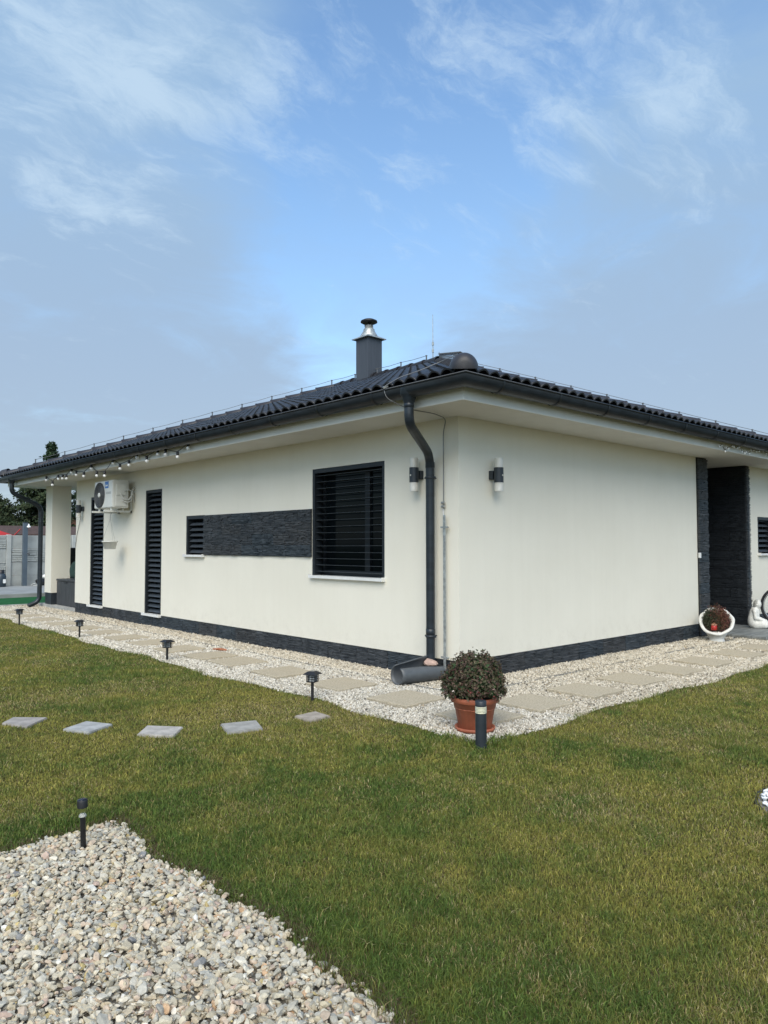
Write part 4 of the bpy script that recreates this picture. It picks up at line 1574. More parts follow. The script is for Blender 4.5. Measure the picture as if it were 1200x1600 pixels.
# tilted urn ------------------------------------------------------------------------------------
ur = thing('plaster_urn', 'white plaster urn with tilted bowl planted with heather at the entrance pier', 'planter', (5.24, -0.36, 0.0))
ud = Vector((CAM.x - 5.24, CAM.y + 0.36, 0)).normalized()
nax = (ud * math.cos(math.radians(40)) + Vector((0, 0, 1)) * math.sin(math.radians(40))).normalized()
xax = Vector((-ud.y, ud.x, 0)).normalized()
yax = nax.cross(xax)
UM = Matrix((xax, yax, nax)).transposed().to_4x4()
UM.translation = Vector((0, 0, 0.275))
MB().lathe([(0.108, -0.02), (0.108, 0.022), (0.100, 0.03), (0.102, 0.05), (0.128, 0.09), (0.150, 0.125), (0.10, 0.15)], seg=28).build('foot', M_PLASTER, ur)
vv, ff = [], []
seg = 40
prof = [(0.06, -0.20), (0.13, -0.165), (0.185, -0.09), (0.212, -0.01), (0.240, 0.012), (0.243, 0.032), (0.222, 0.042), (0.196, 0.026), (0.185, -0.02), (0.15, -0.09), (0.02, -0.12)]
for (rr, z) in prof:
    for k in range(seg):
        a = 2 * PI * k / seg
        wv = 1 + (0.014 * math.sin(a * 7) + 0.016 * math.sin(a * 3 + 1)) * (1 if 0.19 < rr else 0)
        vv.append(UM @ Vector((rr * wv * math.cos(a), rr * wv * math.sin(a), z + (0.008 * math.sin(a * 7 + 1) if rr > 0.19 else 0))))
for i in range(len(prof) - 1):
    for k in range(seg):
        k2 = (k + 1) % seg
        ff.append((i * seg + k, i * seg + k2, (i + 1) * seg + k2, (i + 1) * seg + k))
MB().add(vv, ff, True).build('bowl', M_PLASTER, ur)
so_ = MB()
so_.lathe([(0.188, -0.012), (0.1, -0.006), (0.002, 0.0)], seg=24, mtx=UM)
so_.build('soil', M_SOIL, ur)
r = np.random.default_rng(5)
n = 1500
q = r.uniform(-1, 1, (n, 2))
q = q[(q ** 2).sum(1) < 1]
base = np.array([(UM @ Vector((a * 0.165, b * 0.165, -0.02)))[:] for a, b in q])
ht = r.uniform(0.02, 0.15, (len(q), 1)) * (1 - 0.5 * (q ** 2).sum(1, keepdims=True))
dirn = np.array([0, 0, 1.0]) * 0.8 + np.array(nax) * 0.5 + 0.25 * r.normal(size=(len(q), 3))
p = base + dirn * ht
right = q[:, 0] < 0
cg = pick([(0.05, 0.06, 0.03), (0.07, 0.07, 0.045), (0.04, 0.045, 0.025)], len(q), r, .3)
cr = pick([(0.17, 0.075, 0.05), (0.14, 0.05, 0.05), (0.10, 0.06, 0.03)], len(q), r, .3)
cam_right = (base - base.mean(0)) @ np.array([rgt.x, rgt.y, 0]) + 0.04 * r.normal(size=len(q))
cc = np.where(cam_right[:, None] > -0.02, cr, cg)
Vs, Fs, Cs, o = [], [], [], 0
for kx in range(3):
    V, F, C = leaf_cloud(p + 0.01 * r.normal(size=p.shape), np.cross(dirn, r.normal(size=dirn.shape)), 0.045, 0.18, r, 0.3, cc)
    Vs.append(V); Fs.append(F + o); Cs.append(C); o += len(V)
obj('heather', fast_mesh('heather', np.vstack(Vs), np.vstack(Fs), M_LEAF, np.vstack(Cs)), ur)
rl = thing('grave_lantern', 'tiny red glass candle lantern sitting in the heather of the urn', 'lantern')
rl.location = ur.location + (UM @ Vector((0, 0, 0.0))) + ud * 0.10 - Vector((0, 0, 0.10)) - Vector((rgt.x, rgt.y, 0)) * 0.035
M_RED = mat('red_glass', (0.42, 0.025, 0.02), 0.2, 0.15, 20.0)
MB().lathe([(0.036, 0.0), (0.044, 0.01), (0.040, 0.065), (0.034, 0.07)], seg=18).build('glass', M_RED, rl)
MB().lathe([(0.044, 0.070), (0.044, 0.080), (0.030, 0.092), (0.012, 0.098), (0.002, 0.108)], seg=18).build('lid', mat('brass_lid', (0.35, 0.16, 0.10), 0.45), rl)

# porch paving at the entrance -------------------------------------------------------------------
tm = MB()
terr = thing('entrance_terrace', None, None)
tag(terr, kind='structure')
tme = [MB().box(0, 0.592, 0, 0.292, -0.03, 0.0, 0.003).mesh('paving_tile', M_TERRACE)]
for i in range(8):
    for j in range(9):
        obj('paving_tile', tme[0], terr, Matrix.Translation((5.79 + 0.6 * i + 0.004, -0.85 + 0.3 * j + 0.004, 0.058 + random.uniform(-.0015, .0015))))
MB().box(5.787, 10.6, -0.848, 1.94, -0.03, 0.026).build('terrace_base', M_KERB, terr)
for i, (x, y, s) in enumerate(((5.62, -0.30, 0.03), (5.70, -0.42, 0.022), (5.66, -0.12, 0.028))):
    o = obj('dark_stone', rock_mesh('dark_stone', 60 + i, mat('dark_rock', (0.05, 0.05, 0.05), 0.8, 0.3, 20.0), (s * 1.5, s, s * 0.6), 1))
    o.location = (x, y, 0.02)
    tag(o, ('small dark stone lying at the terrace edge behind the urn', 'smallest dark stone at the front end of the terrace edge', 'dark stone against the entrance pier foot')[i], 'stone', 'dark stones by the terrace edge')

# garden statue ------------------------------------------------------------------------------------


def statue(loc, ang):
    t = thing('garden_statue', 'white stone statue of a kneeling child beside the dark entrance wall', 'statue', loc, ang)
    mbd = bpy.data.metaballs.new('statue_body')
    mbd.resolution = 0.012
    mbd.render_resolution = 0.012
    mbd.threshold = 0.35
    mo = bpy.data.objects.new('statue_body', mbd)
    COL.objects.link(mo)

    def ball(p, rad, sc=(1, 1, 1)):
        e_ = mbd.elements.new()
        e_.co = p
        e_.radius = rad * 1.62
        if sc != (1, 1, 1):
            e_.type = 'ELLIPSOID'
            e_.size_x, e_.size_y, e_.size_z = sc
    def limb(a, b, r0, r1, n=6):
        a, b = Vector(a), Vector(b)
        for i in range(n):
            k = i / (n - 1)
            ball(a.lerp(b, k), r0 + (r1 - r0) * k)
    # x forward, y sideways
    limb((-0.045, 0, 0.085), (-0.05, 0, 0.14), 0.088, 0.082, 4)
    limb((-0.05, 0, 0.16), (-0.025, 0, 0.285), 0.078, 0.070, 6)
    limb((-0.025, -0.062, 0.295), (-0.025, 0.062, 0.295), 0.042, 0.042, 5)
    limb((-0.012, 0, 0.32), (0.012, 0, 0.37), 0.034, 0.032, 4)
    ball((0.022, 0, 0.405), 0.058)
    ball((0.028, 0, 0.425), 0.052)
    ball((0.045, 0, 0.378), 0.030)
    ball((0.083, 0, 0.400), 0.010)          # nose
    ball((0.076, 0, 0.377), 0.010)          # mouth
    for s in (-1, 1):
        ball((0.072, 0.022 * s, 0.415), 0.010)
        ball((0.018, 0.058 * s, 0.400), 0.014)
        limb((-0.02, 0.055 * s, 0.06), (0.155, 0.070 * s, 0.062), 0.056, 0.047, 7)
        limb((0.155, 0.070 * s, 0.045), (-0.02, 0.075 * s, 0.030), 0.036, 0.030, 6)
        limb((-0.02, 0.088 * s, 0.285), (-0.005, 0.108 * s, 0.175), 0.034, 0.029, 6)
        limb((-0.005, 0.108 * s, 0.175), (0.150, 0.036 * s, 0.128), 0.029, 0.022, 7)
        ball((0.168, 0.026 * s, 0.122), 0.024)
        for k in range(4):
            limb((0.175, (0.010 + 0.011 * k) * s, 0.126), (0.200 - 0.003 * k, (0.006 + 0.010 * k) * s, 0.108), 0.0075, 0.0065, 3)
    ball((0.198, 0, 0.070), 0.042)
    ball((0.205, 0, 0.032), 0.034)
    dg = bpy.context.evaluated_depsgraph_get()
    dg.update()
    me = bpy.data.meshes.new_from_object(mo.evaluated_get(dg))
    me.name = 'body'
    me.materials.clear()
    me.materials.append(M_PLASTER)
    me.polygons.foreach_set('use_smooth', [True] * len(me.polygons))
    bpy.data.objects.remove(mo)
    obj('body', me, t)
    hr_ = MB()
    prof = []
    vv, ff = [], []
    n1, n2 = 18, 8
    for i in range(n2 + 1):
        ph = PI / 2 * i / n2 * 1.05
        for k in range(n1):
            a = 2 * PI * k / n1
            fr = math.cos(a)
            rr = 0.069 * math.sin(ph) * (1 + 0.05 * math.sin(a * 9)) * (0.94 if fr > 0.5 else 1.0)
            drop = (0.045 * (0.5 - 0.5 * fr)) * (ph / (PI / 2)) ** 3
            vv.append((0.014 + rr * fr, rr * math.sin(a), 0.418 + 0.068 * math.cos(ph) - drop))
    for i in range(n2):
        for k in range(n1):
            ff.append((i * n1 + k, i * n1 + (k + 1) % n1, (i + 1) * n1 + (k + 1) % n1, (i + 1) * n1 + k))
    hr_.add(vv, ff, True)
    hr_.build('hair', mat('weathered_plaster', (0.34, 0.34, 0.31), 0.85, 0.3, 30.0), t)
    return t


statue((6.955, -0.265, 0.058), -PI / 2 + 0.30).scale = (0.84, 0.84, 0.95)

# bicycle at the right edge ---------------------------------------------------------------------------
bk_ = thing('bicycle', 'bicycle with black tyres standing by the statue, only its wheel in view', 'bicycle', (7.52, -0.47, 0.058), -1.15)
M_BFR = mat('bicycle_paint', (0.04, 0.05, 0.06), 0.3, 0.1, 5.0)


def bike_wheel(cx, cz, rr):
    pts = [Vector((cx + rr * math.cos(2 * PI * i / 40), 0, cz + rr * math.sin(2 * PI * i / 40))) for i in range(41)]
    ty = MB().tube(pts, 0.021, 8, False).build('tyre', M_BLACK, bk_)
    pts = [Vector((cx + (rr - 0.028) * math.cos(2 * PI * i / 40), 0, cz + (rr - 0.028) * math.sin(2 * PI * i / 40))) for i in range(41)]
    MB().tube(pts, 0.012, 6, False).build('rim', M_STEEL, ty)
    sp = MB()
    for i in range(24):
        a = 2 * PI * i / 24
        sp.tube([(cx + 0.025 * math.cos(a + .9), 0.03 * (-1) ** i, cz + 0.025 * math.sin(a + .9)), (cx + (rr - .03) * math.cos(a), 0, cz + (rr - .03) * math.sin(a))], 0.0018, 4, False)
    sp.tube([(cx, -0.06, cz), (cx, 0.06, cz)], 0.018, 8)
    sp.build('spokes', M_STEEL, ty)


bike_wheel(0, 0.335, 0.315)
bike_wheel(1.04, 0.335, 0.315)
bf = MB()
B0, S0, H0, H1 = (0.43, 0, 0.29), (0.28, 0, 0.80), (0.86, 0, 0.83), (0.90, 0, 0.68)
for (a, b, rr) in ((B0, S0, .016), (S0, H0, .016), (B0, H1, .018), (H0, H1, .018), ((0, .05, .335), B0, .009), ((0, -.05, .335), B0, .009), ((0, .05, .335), S0, .008), ((0, -.05, .335), S0, .008),
                   (H1, (1.04, .05, .335), .012), (H1, (1.04, -.05, .335), .012), (H0, (0.83, 0, 0.96), .012)):
    bf.tube([a, b], rr, 8)
bf.build('frame', M_BFR, bk_)
MB().tube([(0.93, -0.28, 0.99), (0.83, -0.12, 0.97), (0.83, 0.12, 0.97), (0.93, 0.28, 0.99)], 0.012, 8).build('handlebar', M_STEEL, bk_)
MB().tube([S0, (0.25, 0, 0.90)], 0.013, 8).build('seat_post', M_STEEL, bk_)
MB().sphere((0.25, 0, 0.92), 0.1, 12, 8, (1.3, 0.75, 0.35)).build('saddle', M_BLACK, bk_)
pd = MB().tube([(0.43, -0.07, 0.29), (0.43, 0.07, 0.29)], 0.02, 8)
pd.tube([(0.43, 0.07, 0.29), (0.43, 0.08, 0.13)], 0.008, 6)
pd.tube([(0.43, -0.07, 0.29), (0.43, -0.08, 0.45)], 0.008, 6)
pd.box(0.39, 0.47, 0.08, 0.17, 0.115, 0.135)
pd.box(0.39, 0.47, -0.17, -0.08, 0.445, 0.465)
pd.build('crank', M_BLACK, bk_)

# ------------------------------------------------------------------ porch things
M_BOX = mat('charcoal_wood_plastic', (0.045, 0.047, 0.050), 0.6, 0.35, 4.0, 0.002, 50, streak=(9, 9, 0.6))
bx = thing('storage_box', 'charcoal wood-grain garden storage box on the porch beside the column', 'storage box', (0.10, 11.08, 0.076))
for k in range(4):
    MB().box(0.0, 0.012, 0.004 + k * 0.29, 0.004 + k * 0.29 + 0.284, 0.02, 0.535).build('front_panel', M_BOX, bx)
MB().box(0.012, 0.60, 0.006, 1.158, 0.0, 0.535).build('body', M_BOX, bx)
MB().box(-0.012, 0.62, -0.012, 1.175, 0.540, 0.585, 0.01).build('lid', M_BOX, bx)
MB().box(-0.016, -0.004, 0.50, 0.68, 0.510, 0.536, 0.003).build('handle', M_BLACK, bx)
M_GRN = mat('dark_green_fabric', (0.020, 0.046, 0.038), 0.9, 0.3, 6.0, 0.004, 25)
cu = MB().sphere((0, 0, 0), 0.25, 24, 14, (0.8, 0.9, 1.0)).mesh('garden_cushion', M_GRN)
for v in cu.vertices:
    c = v.co
    k = 1 + 0.10 * math.sin(c.z * 22 + c.y * 9) * 0.4 + 0.05 * math.sin(c.y * 30)
    v.co = (math.copysign(abs(c.x / 0.2) ** 0.7 * 0.2, c.x) * k, math.copysign(abs(c.y / 0.225) ** 0.7 * 0.225, c.y) * k, math.copysign(abs(c.z / 0.25) ** 0.75 * 0.24, c.z))
cu = obj('garden_cushion', cu)
cu.scale = (0.8, 0.8, 0.85)
cu.location = (0.35, 11.62, 0.862)
cu.rotation_euler = (0.1, 0.15, 0.2)
tag(cu, 'dark green padded cushion standing on the charcoal storage box', 'cushion')
chh = thing('garden_chair', 'black high-backed garden chair on the porch behind the storage box', 'chair', (0.74, 12.72, 0.076), 0.0)
for (x, y) in ((-.22, -.22), (.22, -.22), (-.22, .22), (.22, .22)):
    MB().tube([(x, y, 0), (x * .92, y * .92, 0.42)], 0.016, 8).build('leg', M_BLACK, chh)
MB().box(-.25, .25, -.24, .24, .42, .46, .01).build('seat', M_BLACK, chh)
MB().box(-.25, .25, .22, .26, .46, 1.28, .012).build('backrest', M_BLACK, chh)
for s in (-1, 1):
    MB().box(s * .26 - .02, s * .26 + .02, -.22, .24, .64, .67, .006).build('armrest', M_BLACK, chh)

# ------------------------------------------------------------------ yard beyond the porch
M_FAKE = mat('green_turf_carpet', (0.020, 0.105, 0.035), 0.95, 0.2, 9.0, 0.004, 160, spec=0.1)
tag(MB().box(-4.0, 9.0, 13.62, 16.2, -0.03, 0.014).build('turf_carpet', M_FAKE), kind='structure')
tag(MB().box(-4.0, 9.0, 13.50, 13.60, -0.05, 0.03, 0.005).build('turf_kerb', M_CONC), kind='structure')
M_SLABG = mat('patio_concrete', (0.27, 0.28, 0.275), 0.8, 0.16, 2.0, 0.002, 40)
tag(MB().box(-4.0, 9.5, 16.22, 20.48, -0.05, 0.115, 0.008).build('patio_slab', M_SLABG), kind='structure')
M_FENCE = mat('fence_concrete', (0.335, 0.35, 0.335), 0.9, 0.16, 2.2, 0.004, 30)
M_FENCE2 = mat('fence_concrete_post', (0.37, 0.385, 0.37), 0.9, 0.12, 2.2, 0.004, 30)
fn = thing('concrete_fence', 'grey precast concrete panel fence with stone-pattern rows behind the patio', 'fence', (0, 20.6, 0))
FXS = [-2.70, -0.65, 1.40, 3.45, 5.50, 7.55, 9.60]
post_me = MB().box(-0.07, 0.07, -0.07, 0.07, -0.1, 1.76, 0.012).mesh('concrete_post', M_FENCE2)
for x in FXS:
    obj('concrete_post', post_me, fn, Matrix.Translation((x, 0, 0)))
flat_me = MB().box(0.0, 1.90, -0.025, 0.025, 0.0, 0.428, 0.006).mesh('concrete_panel', M_FENCE)


def stone_look(seed):
    rr = random.Random(seed)
    mb = MB().box(0.0, 1.90, -0.02, 0.025, 0.0, 0.428)
    z = 0.004
    while z < 0.40:
        h = min(rr.uniform(0.05, 0.10), 0.424 - z)
        x = 0.004
        while x < 1.85:
            w_ = min(rr.uniform(0.18, 0.5), 1.896 - x)
            d = rr.uniform(0.012, 0.034)
            e_ = 0.013
            s1, s2 = rr.uniform(-.012, .012), rr.uniform(-.012, .012)
            mb.add([(x, -.019, z), (x + w_, -.019, z), (x + w_, -.019, z + h), (x, -.019, z + h),
                    (x + e_, -.02 - d, z + e_ + s1 * .3), (x + w_ - e_, -.02 - d, z + e_ + s2 * .3), (x + w_ - e_, -.02 - d, z + h - e_ + s2 * .5), (x + e_, -.02 - d, z + h - e_ + s1 * .5)],
                   [(4, 5, 6, 7), (0, 1, 5, 4), (1, 2, 6, 5), (2, 3, 7, 6), (3, 0, 4, 7)])
            x += w_
        z += h
    return mb.mesh('concrete_panel', M_FENCE)


st_me = [stone_look(i) for i in range(3)]
for i, x in enumerate(FXS[:-1]):
    for k in range(4):
        stone = (k == 2) if i >= 2 else (k == 3 or k == 1)
        obj('concrete_panel', st_me[(i + k) % 3] if stone else flat_me, fn, Matrix.Translation((x + 0.075, 0.0, 0.012 + 0.432 * k)))
MB().box(-0.02, 0.0, -0.001, 0.001, 0, 0.001).v
gp = thing('garden_post', 'slate grey square post with a small white fitting in front of the concrete fence', 'post', (1.79, 20.25, 0.113))
MB().box(-0.065, 0.065, -0.065, 0.065, 0.0, 2.02, 0.006).build('shaft', mat('slate_blue_metal', (0.075, 0.10, 0.125), 0.5, 0.12, 3.0), gp)
MB().box(-0.07, 0.07, -0.07, 0.07, 2.021, 2.04, 0.004).build('cap', M_METAL, gp)
MB().lathe([(0.02, 1.99), (0.025, 1.95), (0.06, 1.90), (0.065, 1.88)], 0.085, -0.06, 12).build('lamp', M_BULB, gp)
MB().tube([(0.06, -0.05, 1.03), (0.10, -0.09, 1.03), (0.11, -0.10, 0.98)], 0.022, 8).build('tap', M_BLACK, gp)
gb = thing('gas_bottle', 'dark blue gas bottle with white label at the far left by the fence', 'gas bottle', (1.06, 20.1, 0.115))
MB().lathe([(0.13, 0.0), (0.15, 0.02), (0.15, 0.33), (0.11, 0.41), (0.04, 0.44)], seg=22).build('body', mat('bottle_blue', (0.03, 0.045, 0.06), 0.4), gb)
MB().lathe([(0.09, 0.40), (0.10, 0.53), (0.092, 0.53), (0.085, 0.41)], seg=18).build('collar', M_BLACK, gb)
MB().box(0.02, 0.10, -0.153, -0.130, 0.12, 0.24).build('label', M_BULB, gb)
tb = obj('tarpaulin_bundle', rock_mesh('tarpaulin_bundle', 12, M_BLACK, (0.20, 0.16, 0.13), 3, 9))
tb.location = (2.28, 20.15, 0.22)
tag(tb, 'black bundle lying on the patio slab against the concrete fence', 'bundle')
wb = obj('white_ball', MB().sphere((0, 0, 0), 0.065, 16, 10).mesh('white_ball', M_BULB))
wb.location = (2.37, 20.12, 0.405)
tag(wb, 'small white ball resting on the black bundle by the fence', 'ball')
ho = MB().tube(smooth_path([(1.95, 20.1, 0.13), (2.02, 20.05, 0.20), (2.12, 20.05, 0.14), (2.2, 20.1, 0.13), (2.1, 19.9, 0.125), (1.98, 19.95, 0.125)], 0.06, 4), 0.012, 6).build('garden_hose', M_WRAP)
tag(ho, 'pale garden hose curled on the slab beside the grey post', 'hose')

# beyond the fence -----------------------------------------------------------------------------------
rt = thing('red_tent', 'bright red pointed garden tent showing above the concrete fence', 'tent', (1.52, 26.0, 0))
M_REDC = mat('red_canvas', (0.40, 0.022, 0.022), 0.7, 0.1, 3.0)
MB().add([(-1.3, -1.3, 1.75), (1.3, -1.3, 1.75), (1.3, 1.3, 1.75), (-1.3, 1.3, 1.75), (-0.75, 0, 2.62)], [(0, 1, 4), (1, 2, 4), (2, 3, 4), (3, 0, 4), (0, 3, 2, 1)]).build('canopy', M_REDC, rt)
for (x, y) in ((-1.25, -1.25), (1.25, -1.25), (1.25, 1.25), (-1.25, 1.25)):
    MB().tube([(x, y, 0), (x, y, 1.76)], 0.03, 8).build('pole', M_REDC, rt)
MB().tube([(-0.35, -0.1, 2.30), (-0.10, 0.0, 2.75)], 0.03, 6).build('pennant_pole', M_REDC, rt)
MB().tube([(1.15, -1.3, 1.72), (1.42, -1.3, 2.02)], 0.02, 6).build('guy_pole', M_REDC, rt)
M_ROOFB = mat('brown_roof_sheet', (0.075, 0.045, 0.036), 0.85, 0.3, 3.0, streak=(6, 1, 1))
sdh = thing('garden_shed', 'long low shed with dark red-brown roof beyond the concrete fence', 'shed', (6.4, 32.0, 0))
MB().box(-2.4, 2.4, 0.0, 3.0, 0, 1.95).build('wall', mat('shed_boards', (0.11, 0.075, 0.055), 0.9, 0.25, 3.0), sdh)
MB().add([(-2.6, -.3, 1.93), (2.6, -.3, 1.93), (2.6, 1.5, 2.36), (-2.6, 1.5, 2.36), (2.6, 3.3, 1.93), (-2.6, 3.3, 1.93), (-2.6, -.3, 1.87), (2.6, -.3, 1.87)], [(0, 1, 2, 3), (3, 2, 4, 5), (6, 7, 1, 0)]).build('roof', M_ROOFB, sdh)
bh = thing('brick_outbuilding', 'small red brick outbuilding gable glimpsed between the porch column and the house wall', 'outbuilding', (9.6, 38.0, 0))
M_BRK = mat('red_brick', (0.30, 0.14, 0.09), 0.9, 0.25, 10.0)
MB().add([(-1.3, 0, 0), (1.3, 0, 0), (1.3, 0, 1.9), (0, 0, 2.95), (-1.3, 0, 1.9), (-1.3, 4, 0), (1.3, 4, 0), (1.3, 4, 1.9), (0, 4, 2.95), (-1.3, 4, 1.9)],
         [(0, 1, 2, 3, 4), (1, 6, 7, 2), (5, 0, 4, 9), (6, 5, 9, 8, 7)]).build('wall', M_BRK, bh)
MB().add([(-1.5, -.2, 1.76), (0, -.2, 3.0), (0, 4.2, 3.0), (-1.5, 4.2, 1.76), (1.5, -.2, 1.76), (1.5, 4.2, 1.76)], [(0, 1, 2, 3), (1, 4, 5, 2)]).build('roof', M_ROOFB, bh)


def conifer(name, label, x, y, h, rad, n, cols, seed, shape=1.0, base=0.08, group='trees beyond the fence', droop=0.35, clump=46):
    r = np.random.default_rng(seed)
    t = thing(name, label, 'tree', (x, y, -0.05), 0, group)
    tr = MB().tube([(0, 0, 0), (0.03, 0.02, h * 0.5), (0, 0, h * 0.97)], [0.11 + h * 0.012, 0.08 + h * 0.004, 0.012], 8)
    nb = clump * 3
    zs = np.sort(r.uniform(base, 0.985, nb))
    P, Nn, Cc = [], [], []
    for i, zf in enumerate(zs):
        a = r.uniform(0, 2 * PI)
        L = rad * (1 - zf) ** shape * r.uniform(0.65, 1.12) + 0.05
        z0 = zf * h
        tip = np.array([math.cos(a) * L, math.sin(a) * L, z0 - droop * L * r.uniform(0.2, 1) + 0.1 * L])
        if i % 3 == 0:
            tr.tube([(0, 0, z0), tuple(tip * np.array([.8, .8, 1]))], [0.03, 0.008], 5, False)
        m_ = max(6, int(n / nb * (L / rad + 0.25) * 1.3))
        k = r.uniform(0.15, 1.0, m_) ** 0.7
        c = np.array([0, 0, z0]) * (1 - k[:, None]) + tip * k[:, None]
        c += r.normal(size=(m_, 3)) * np.array([1, 1, 0.55]) * (0.07 + 0.16 * L * (1.1 - k[:, None]) * 0.6)
        P.append(c)
        d = c - np.array([0, 0, z0 - 0.4 * L])
        Nn.append(d / (np.linalg.norm(d, axis=1, keepdims=True) + 1e-6))
        Cc.append(pick(cols, m_, r, 0.22) * r.uniform(0.75, 1.25))
    tr.build('trunk', M_BARK, t)
    P, Nn, Cc = np.vstack(P), np.vstack(Nn), np.vstack(Cc)
    V, F, C = leaf_cloud(P, Nn, 0.20, 0.45, r, 0.7, Cc)
    obj('crown', fast_mesh('crown', V, F, M_NEEDLE, C), t)


GR1 = [(0.028, 0.050, 0.022), (0.036, 0.060, 0.026), (0.022, 0.040, 0.022)]
GR2 = [(0.040, 0.058, 0.026), (0.052, 0.066, 0.030), (0.030, 0.046, 0.024)]
conifer('spruce_tree', 'tall spruce whose pointed tip rises above the left roof hip', 8.35, 38.0, 7.25, 1.9, 14000, GR1, 31, 0.85)
conifer('pine_tree', 'broad dark pine filling the gap left of the porch column', 7.3, 36.5, 5.1, 2.4, 13000, GR2, 32, 0.5, 0.05)
conifer('pine_tree', 'bushy olive pine at the left edge beyond the red tent', 5.7, 37.5, 4.1, 1.5, 6000, GR2, 33, 0.5, 0.05)
conifer('spruce_tree', 'dark spruce glimpsed through the gap between porch column and wall', 10.6, 39.5, 5.8, 2.4, 9000, GR1, 34, 0.7, 0.05)
conifer('spruce_tree', 'young spruce hidden low beyond the left end of the fence', 2.2, 40.0, 3.7, 1.3, 2500, GR1, 35, 0.8, 0.05)


def bare_tree(label, x, y, h, seed):
    rr = random.Random(seed)
    t = thing('bare_tree', label, 'tree', (x, y, -0.05), 0, 'trees beyond the fence')
    tw = MB()

    def grow(p, d, L, r_, lev):
        q = p + d * L
        tw.tube([p, (p + q) / 2 + Vector((rr.uniform(-1, 1), rr.uniform(-1, 1), rr.uniform(-1, 1))) * L * 0.05, q], [r_, r_ * 0.85, r_ * 0.7], 5 if lev < 3 else 3, False)
        if lev >= 6:
            return
        for _ in range(3 if lev > 1 else 4):
            nd = (d + Vector((rr.uniform(-1, 1), rr.uniform(-1, 1), rr.uniform(-0.25, 0.7))) * 0.7).normalized()
            grow(q if rr.random() < 0.6 else p.lerp(q, rr.uniform(0.5, 1)), nd, L * rr.uniform(0.58, 0.78), r_ * 0.62, lev + 1)
    grow(Vector((0, 0, 0)), Vector((0, 0, 1)), h * 0.3, 0.10, 0)
    tw.build('trunk', mat('grey_twigs', (0.12, 0.09, 0.08), 0.95, 0.2, 5.0), t)


bare_tree('leafless brownish tree at the far left beyond the fence', 5.2, 41.0, 4.9, 4)
bare_tree('leafless tree with thin twigs left of the dark pine', 4.2, 43.0, 4.6, 9)

# ------------------------------------------------------------------ gravel


def stone_variants(nvar, sub, seed, cut=5, flat=(1.0, 0.78, 0.52)):
    r = np.random.default_rng(seed)
    bm = bmesh.new()
    if sub == 0:
        bmesh.ops.create_icosphere(bm, subdivisions=1, radius=1.0)
    else:
        bmesh.ops.create_icosphere(bm, subdivisions=sub, radius=1.0)
    V0 = np.array([v.co[:] for v in bm.verts])
    F0 = np.array([[v.index for v in f.verts] for f in bm.faces])
    bm.free()
    out = []
    for _ in range(nvar):
        V = V0 * r.uniform(0.94, 1.06, (len(V0), 1))
        for _ in range(cut):
            nrm = r.normal(size=3)
            nrm /= np.linalg.norm(nrm)
            h = r.uniform(0.38, 0.72)
            V = V - np.outer(np.maximum(V @ nrm - h, 0), nrm)
        out.append(V * np.array(flat) * r.uniform(0.8, 1.2, 3))
    return out, F0


def octa_variants(nvar, seed):
    r = np.random.default_rng(seed)
    V0 = np.array([(1, 0, 0), (-0.5, 0.87, 0), (-0.5, -0.87, 0), (0.1, 0, 1), (0, 0.1, -1)], float)
    F0 = np.array([(0, 1, 3), (1, 2, 3), (2, 0, 3), (1, 0, 4), (2, 1, 4), (0, 2, 4)])
    out = []
    for _ in range(nvar):
        V = V0 + r.normal(size=V0.shape) * 0.26
        out.append(V * np.array([1.08, 0.98, 0.85]))
    return out, F0


def scatter(pos, size, variants, F0, r, tilt=0.6):
    n = len(pos)
    az = r.uniform(0, 2 * PI, n)
    tx, ty = r.normal(size=n) * tilt, r.normal(size=n) * tilt
    ca, sa = np.cos(az), np.sin(az)
    zero, one = np.zeros(n), np.ones(n)
    Rz = np.array([[ca, -sa, zero], [sa, ca, zero], [zero, zero, one]]).transpose(2, 0, 1)
    Rx = np.array([[one, zero, zero], [zero, np.cos(tx), -np.sin(tx)], [zero, np.sin(tx), np.cos(tx)]]).transpose(2, 0, 1)
    Ry = np.array([[np.cos(ty), zero, np.sin(ty)], [zero, one, zero], [-np.sin(ty), zero, np.cos(ty)]]).transpose(2, 0, 1)
    R_ = Rx @ Ry @ Rz
    sel = r.integers(len(variants), size=n)
    VV = np.array(variants)[sel] * size[:, None, None]
    VV = np.einsum('nij,nkj->nki', R_, VV) + pos[:, None, :]
    k = VV.shape[1]
    F = (F0[None] + (np.arange(n) * k)[:, None, None]).reshape(-1, F0.shape[1])
    return VV.reshape(-1, 3), F, k


def in_view(x, y, margin=0.16):
    """keeps what the photo, or a camera a step to the side, could see"""
    dx, dy = x - CAM.x, y - CAM.y
    f = dx * math.cos(YAW) + dy * math.sin(YAW)
    s = np.abs(dx * math.sin(YAW) - dy * math.cos(YAW))
    return (f > 0.8) & (s < f * (0.52 + margin) + 0.5)


def pts_in(x0, x1, y0, y1, dens, r):
    n = int((x1 - x0) * (y1 - y0) * dens)
    return r.uniform(x0, x1, n), r.uniform(y0, y1, n)


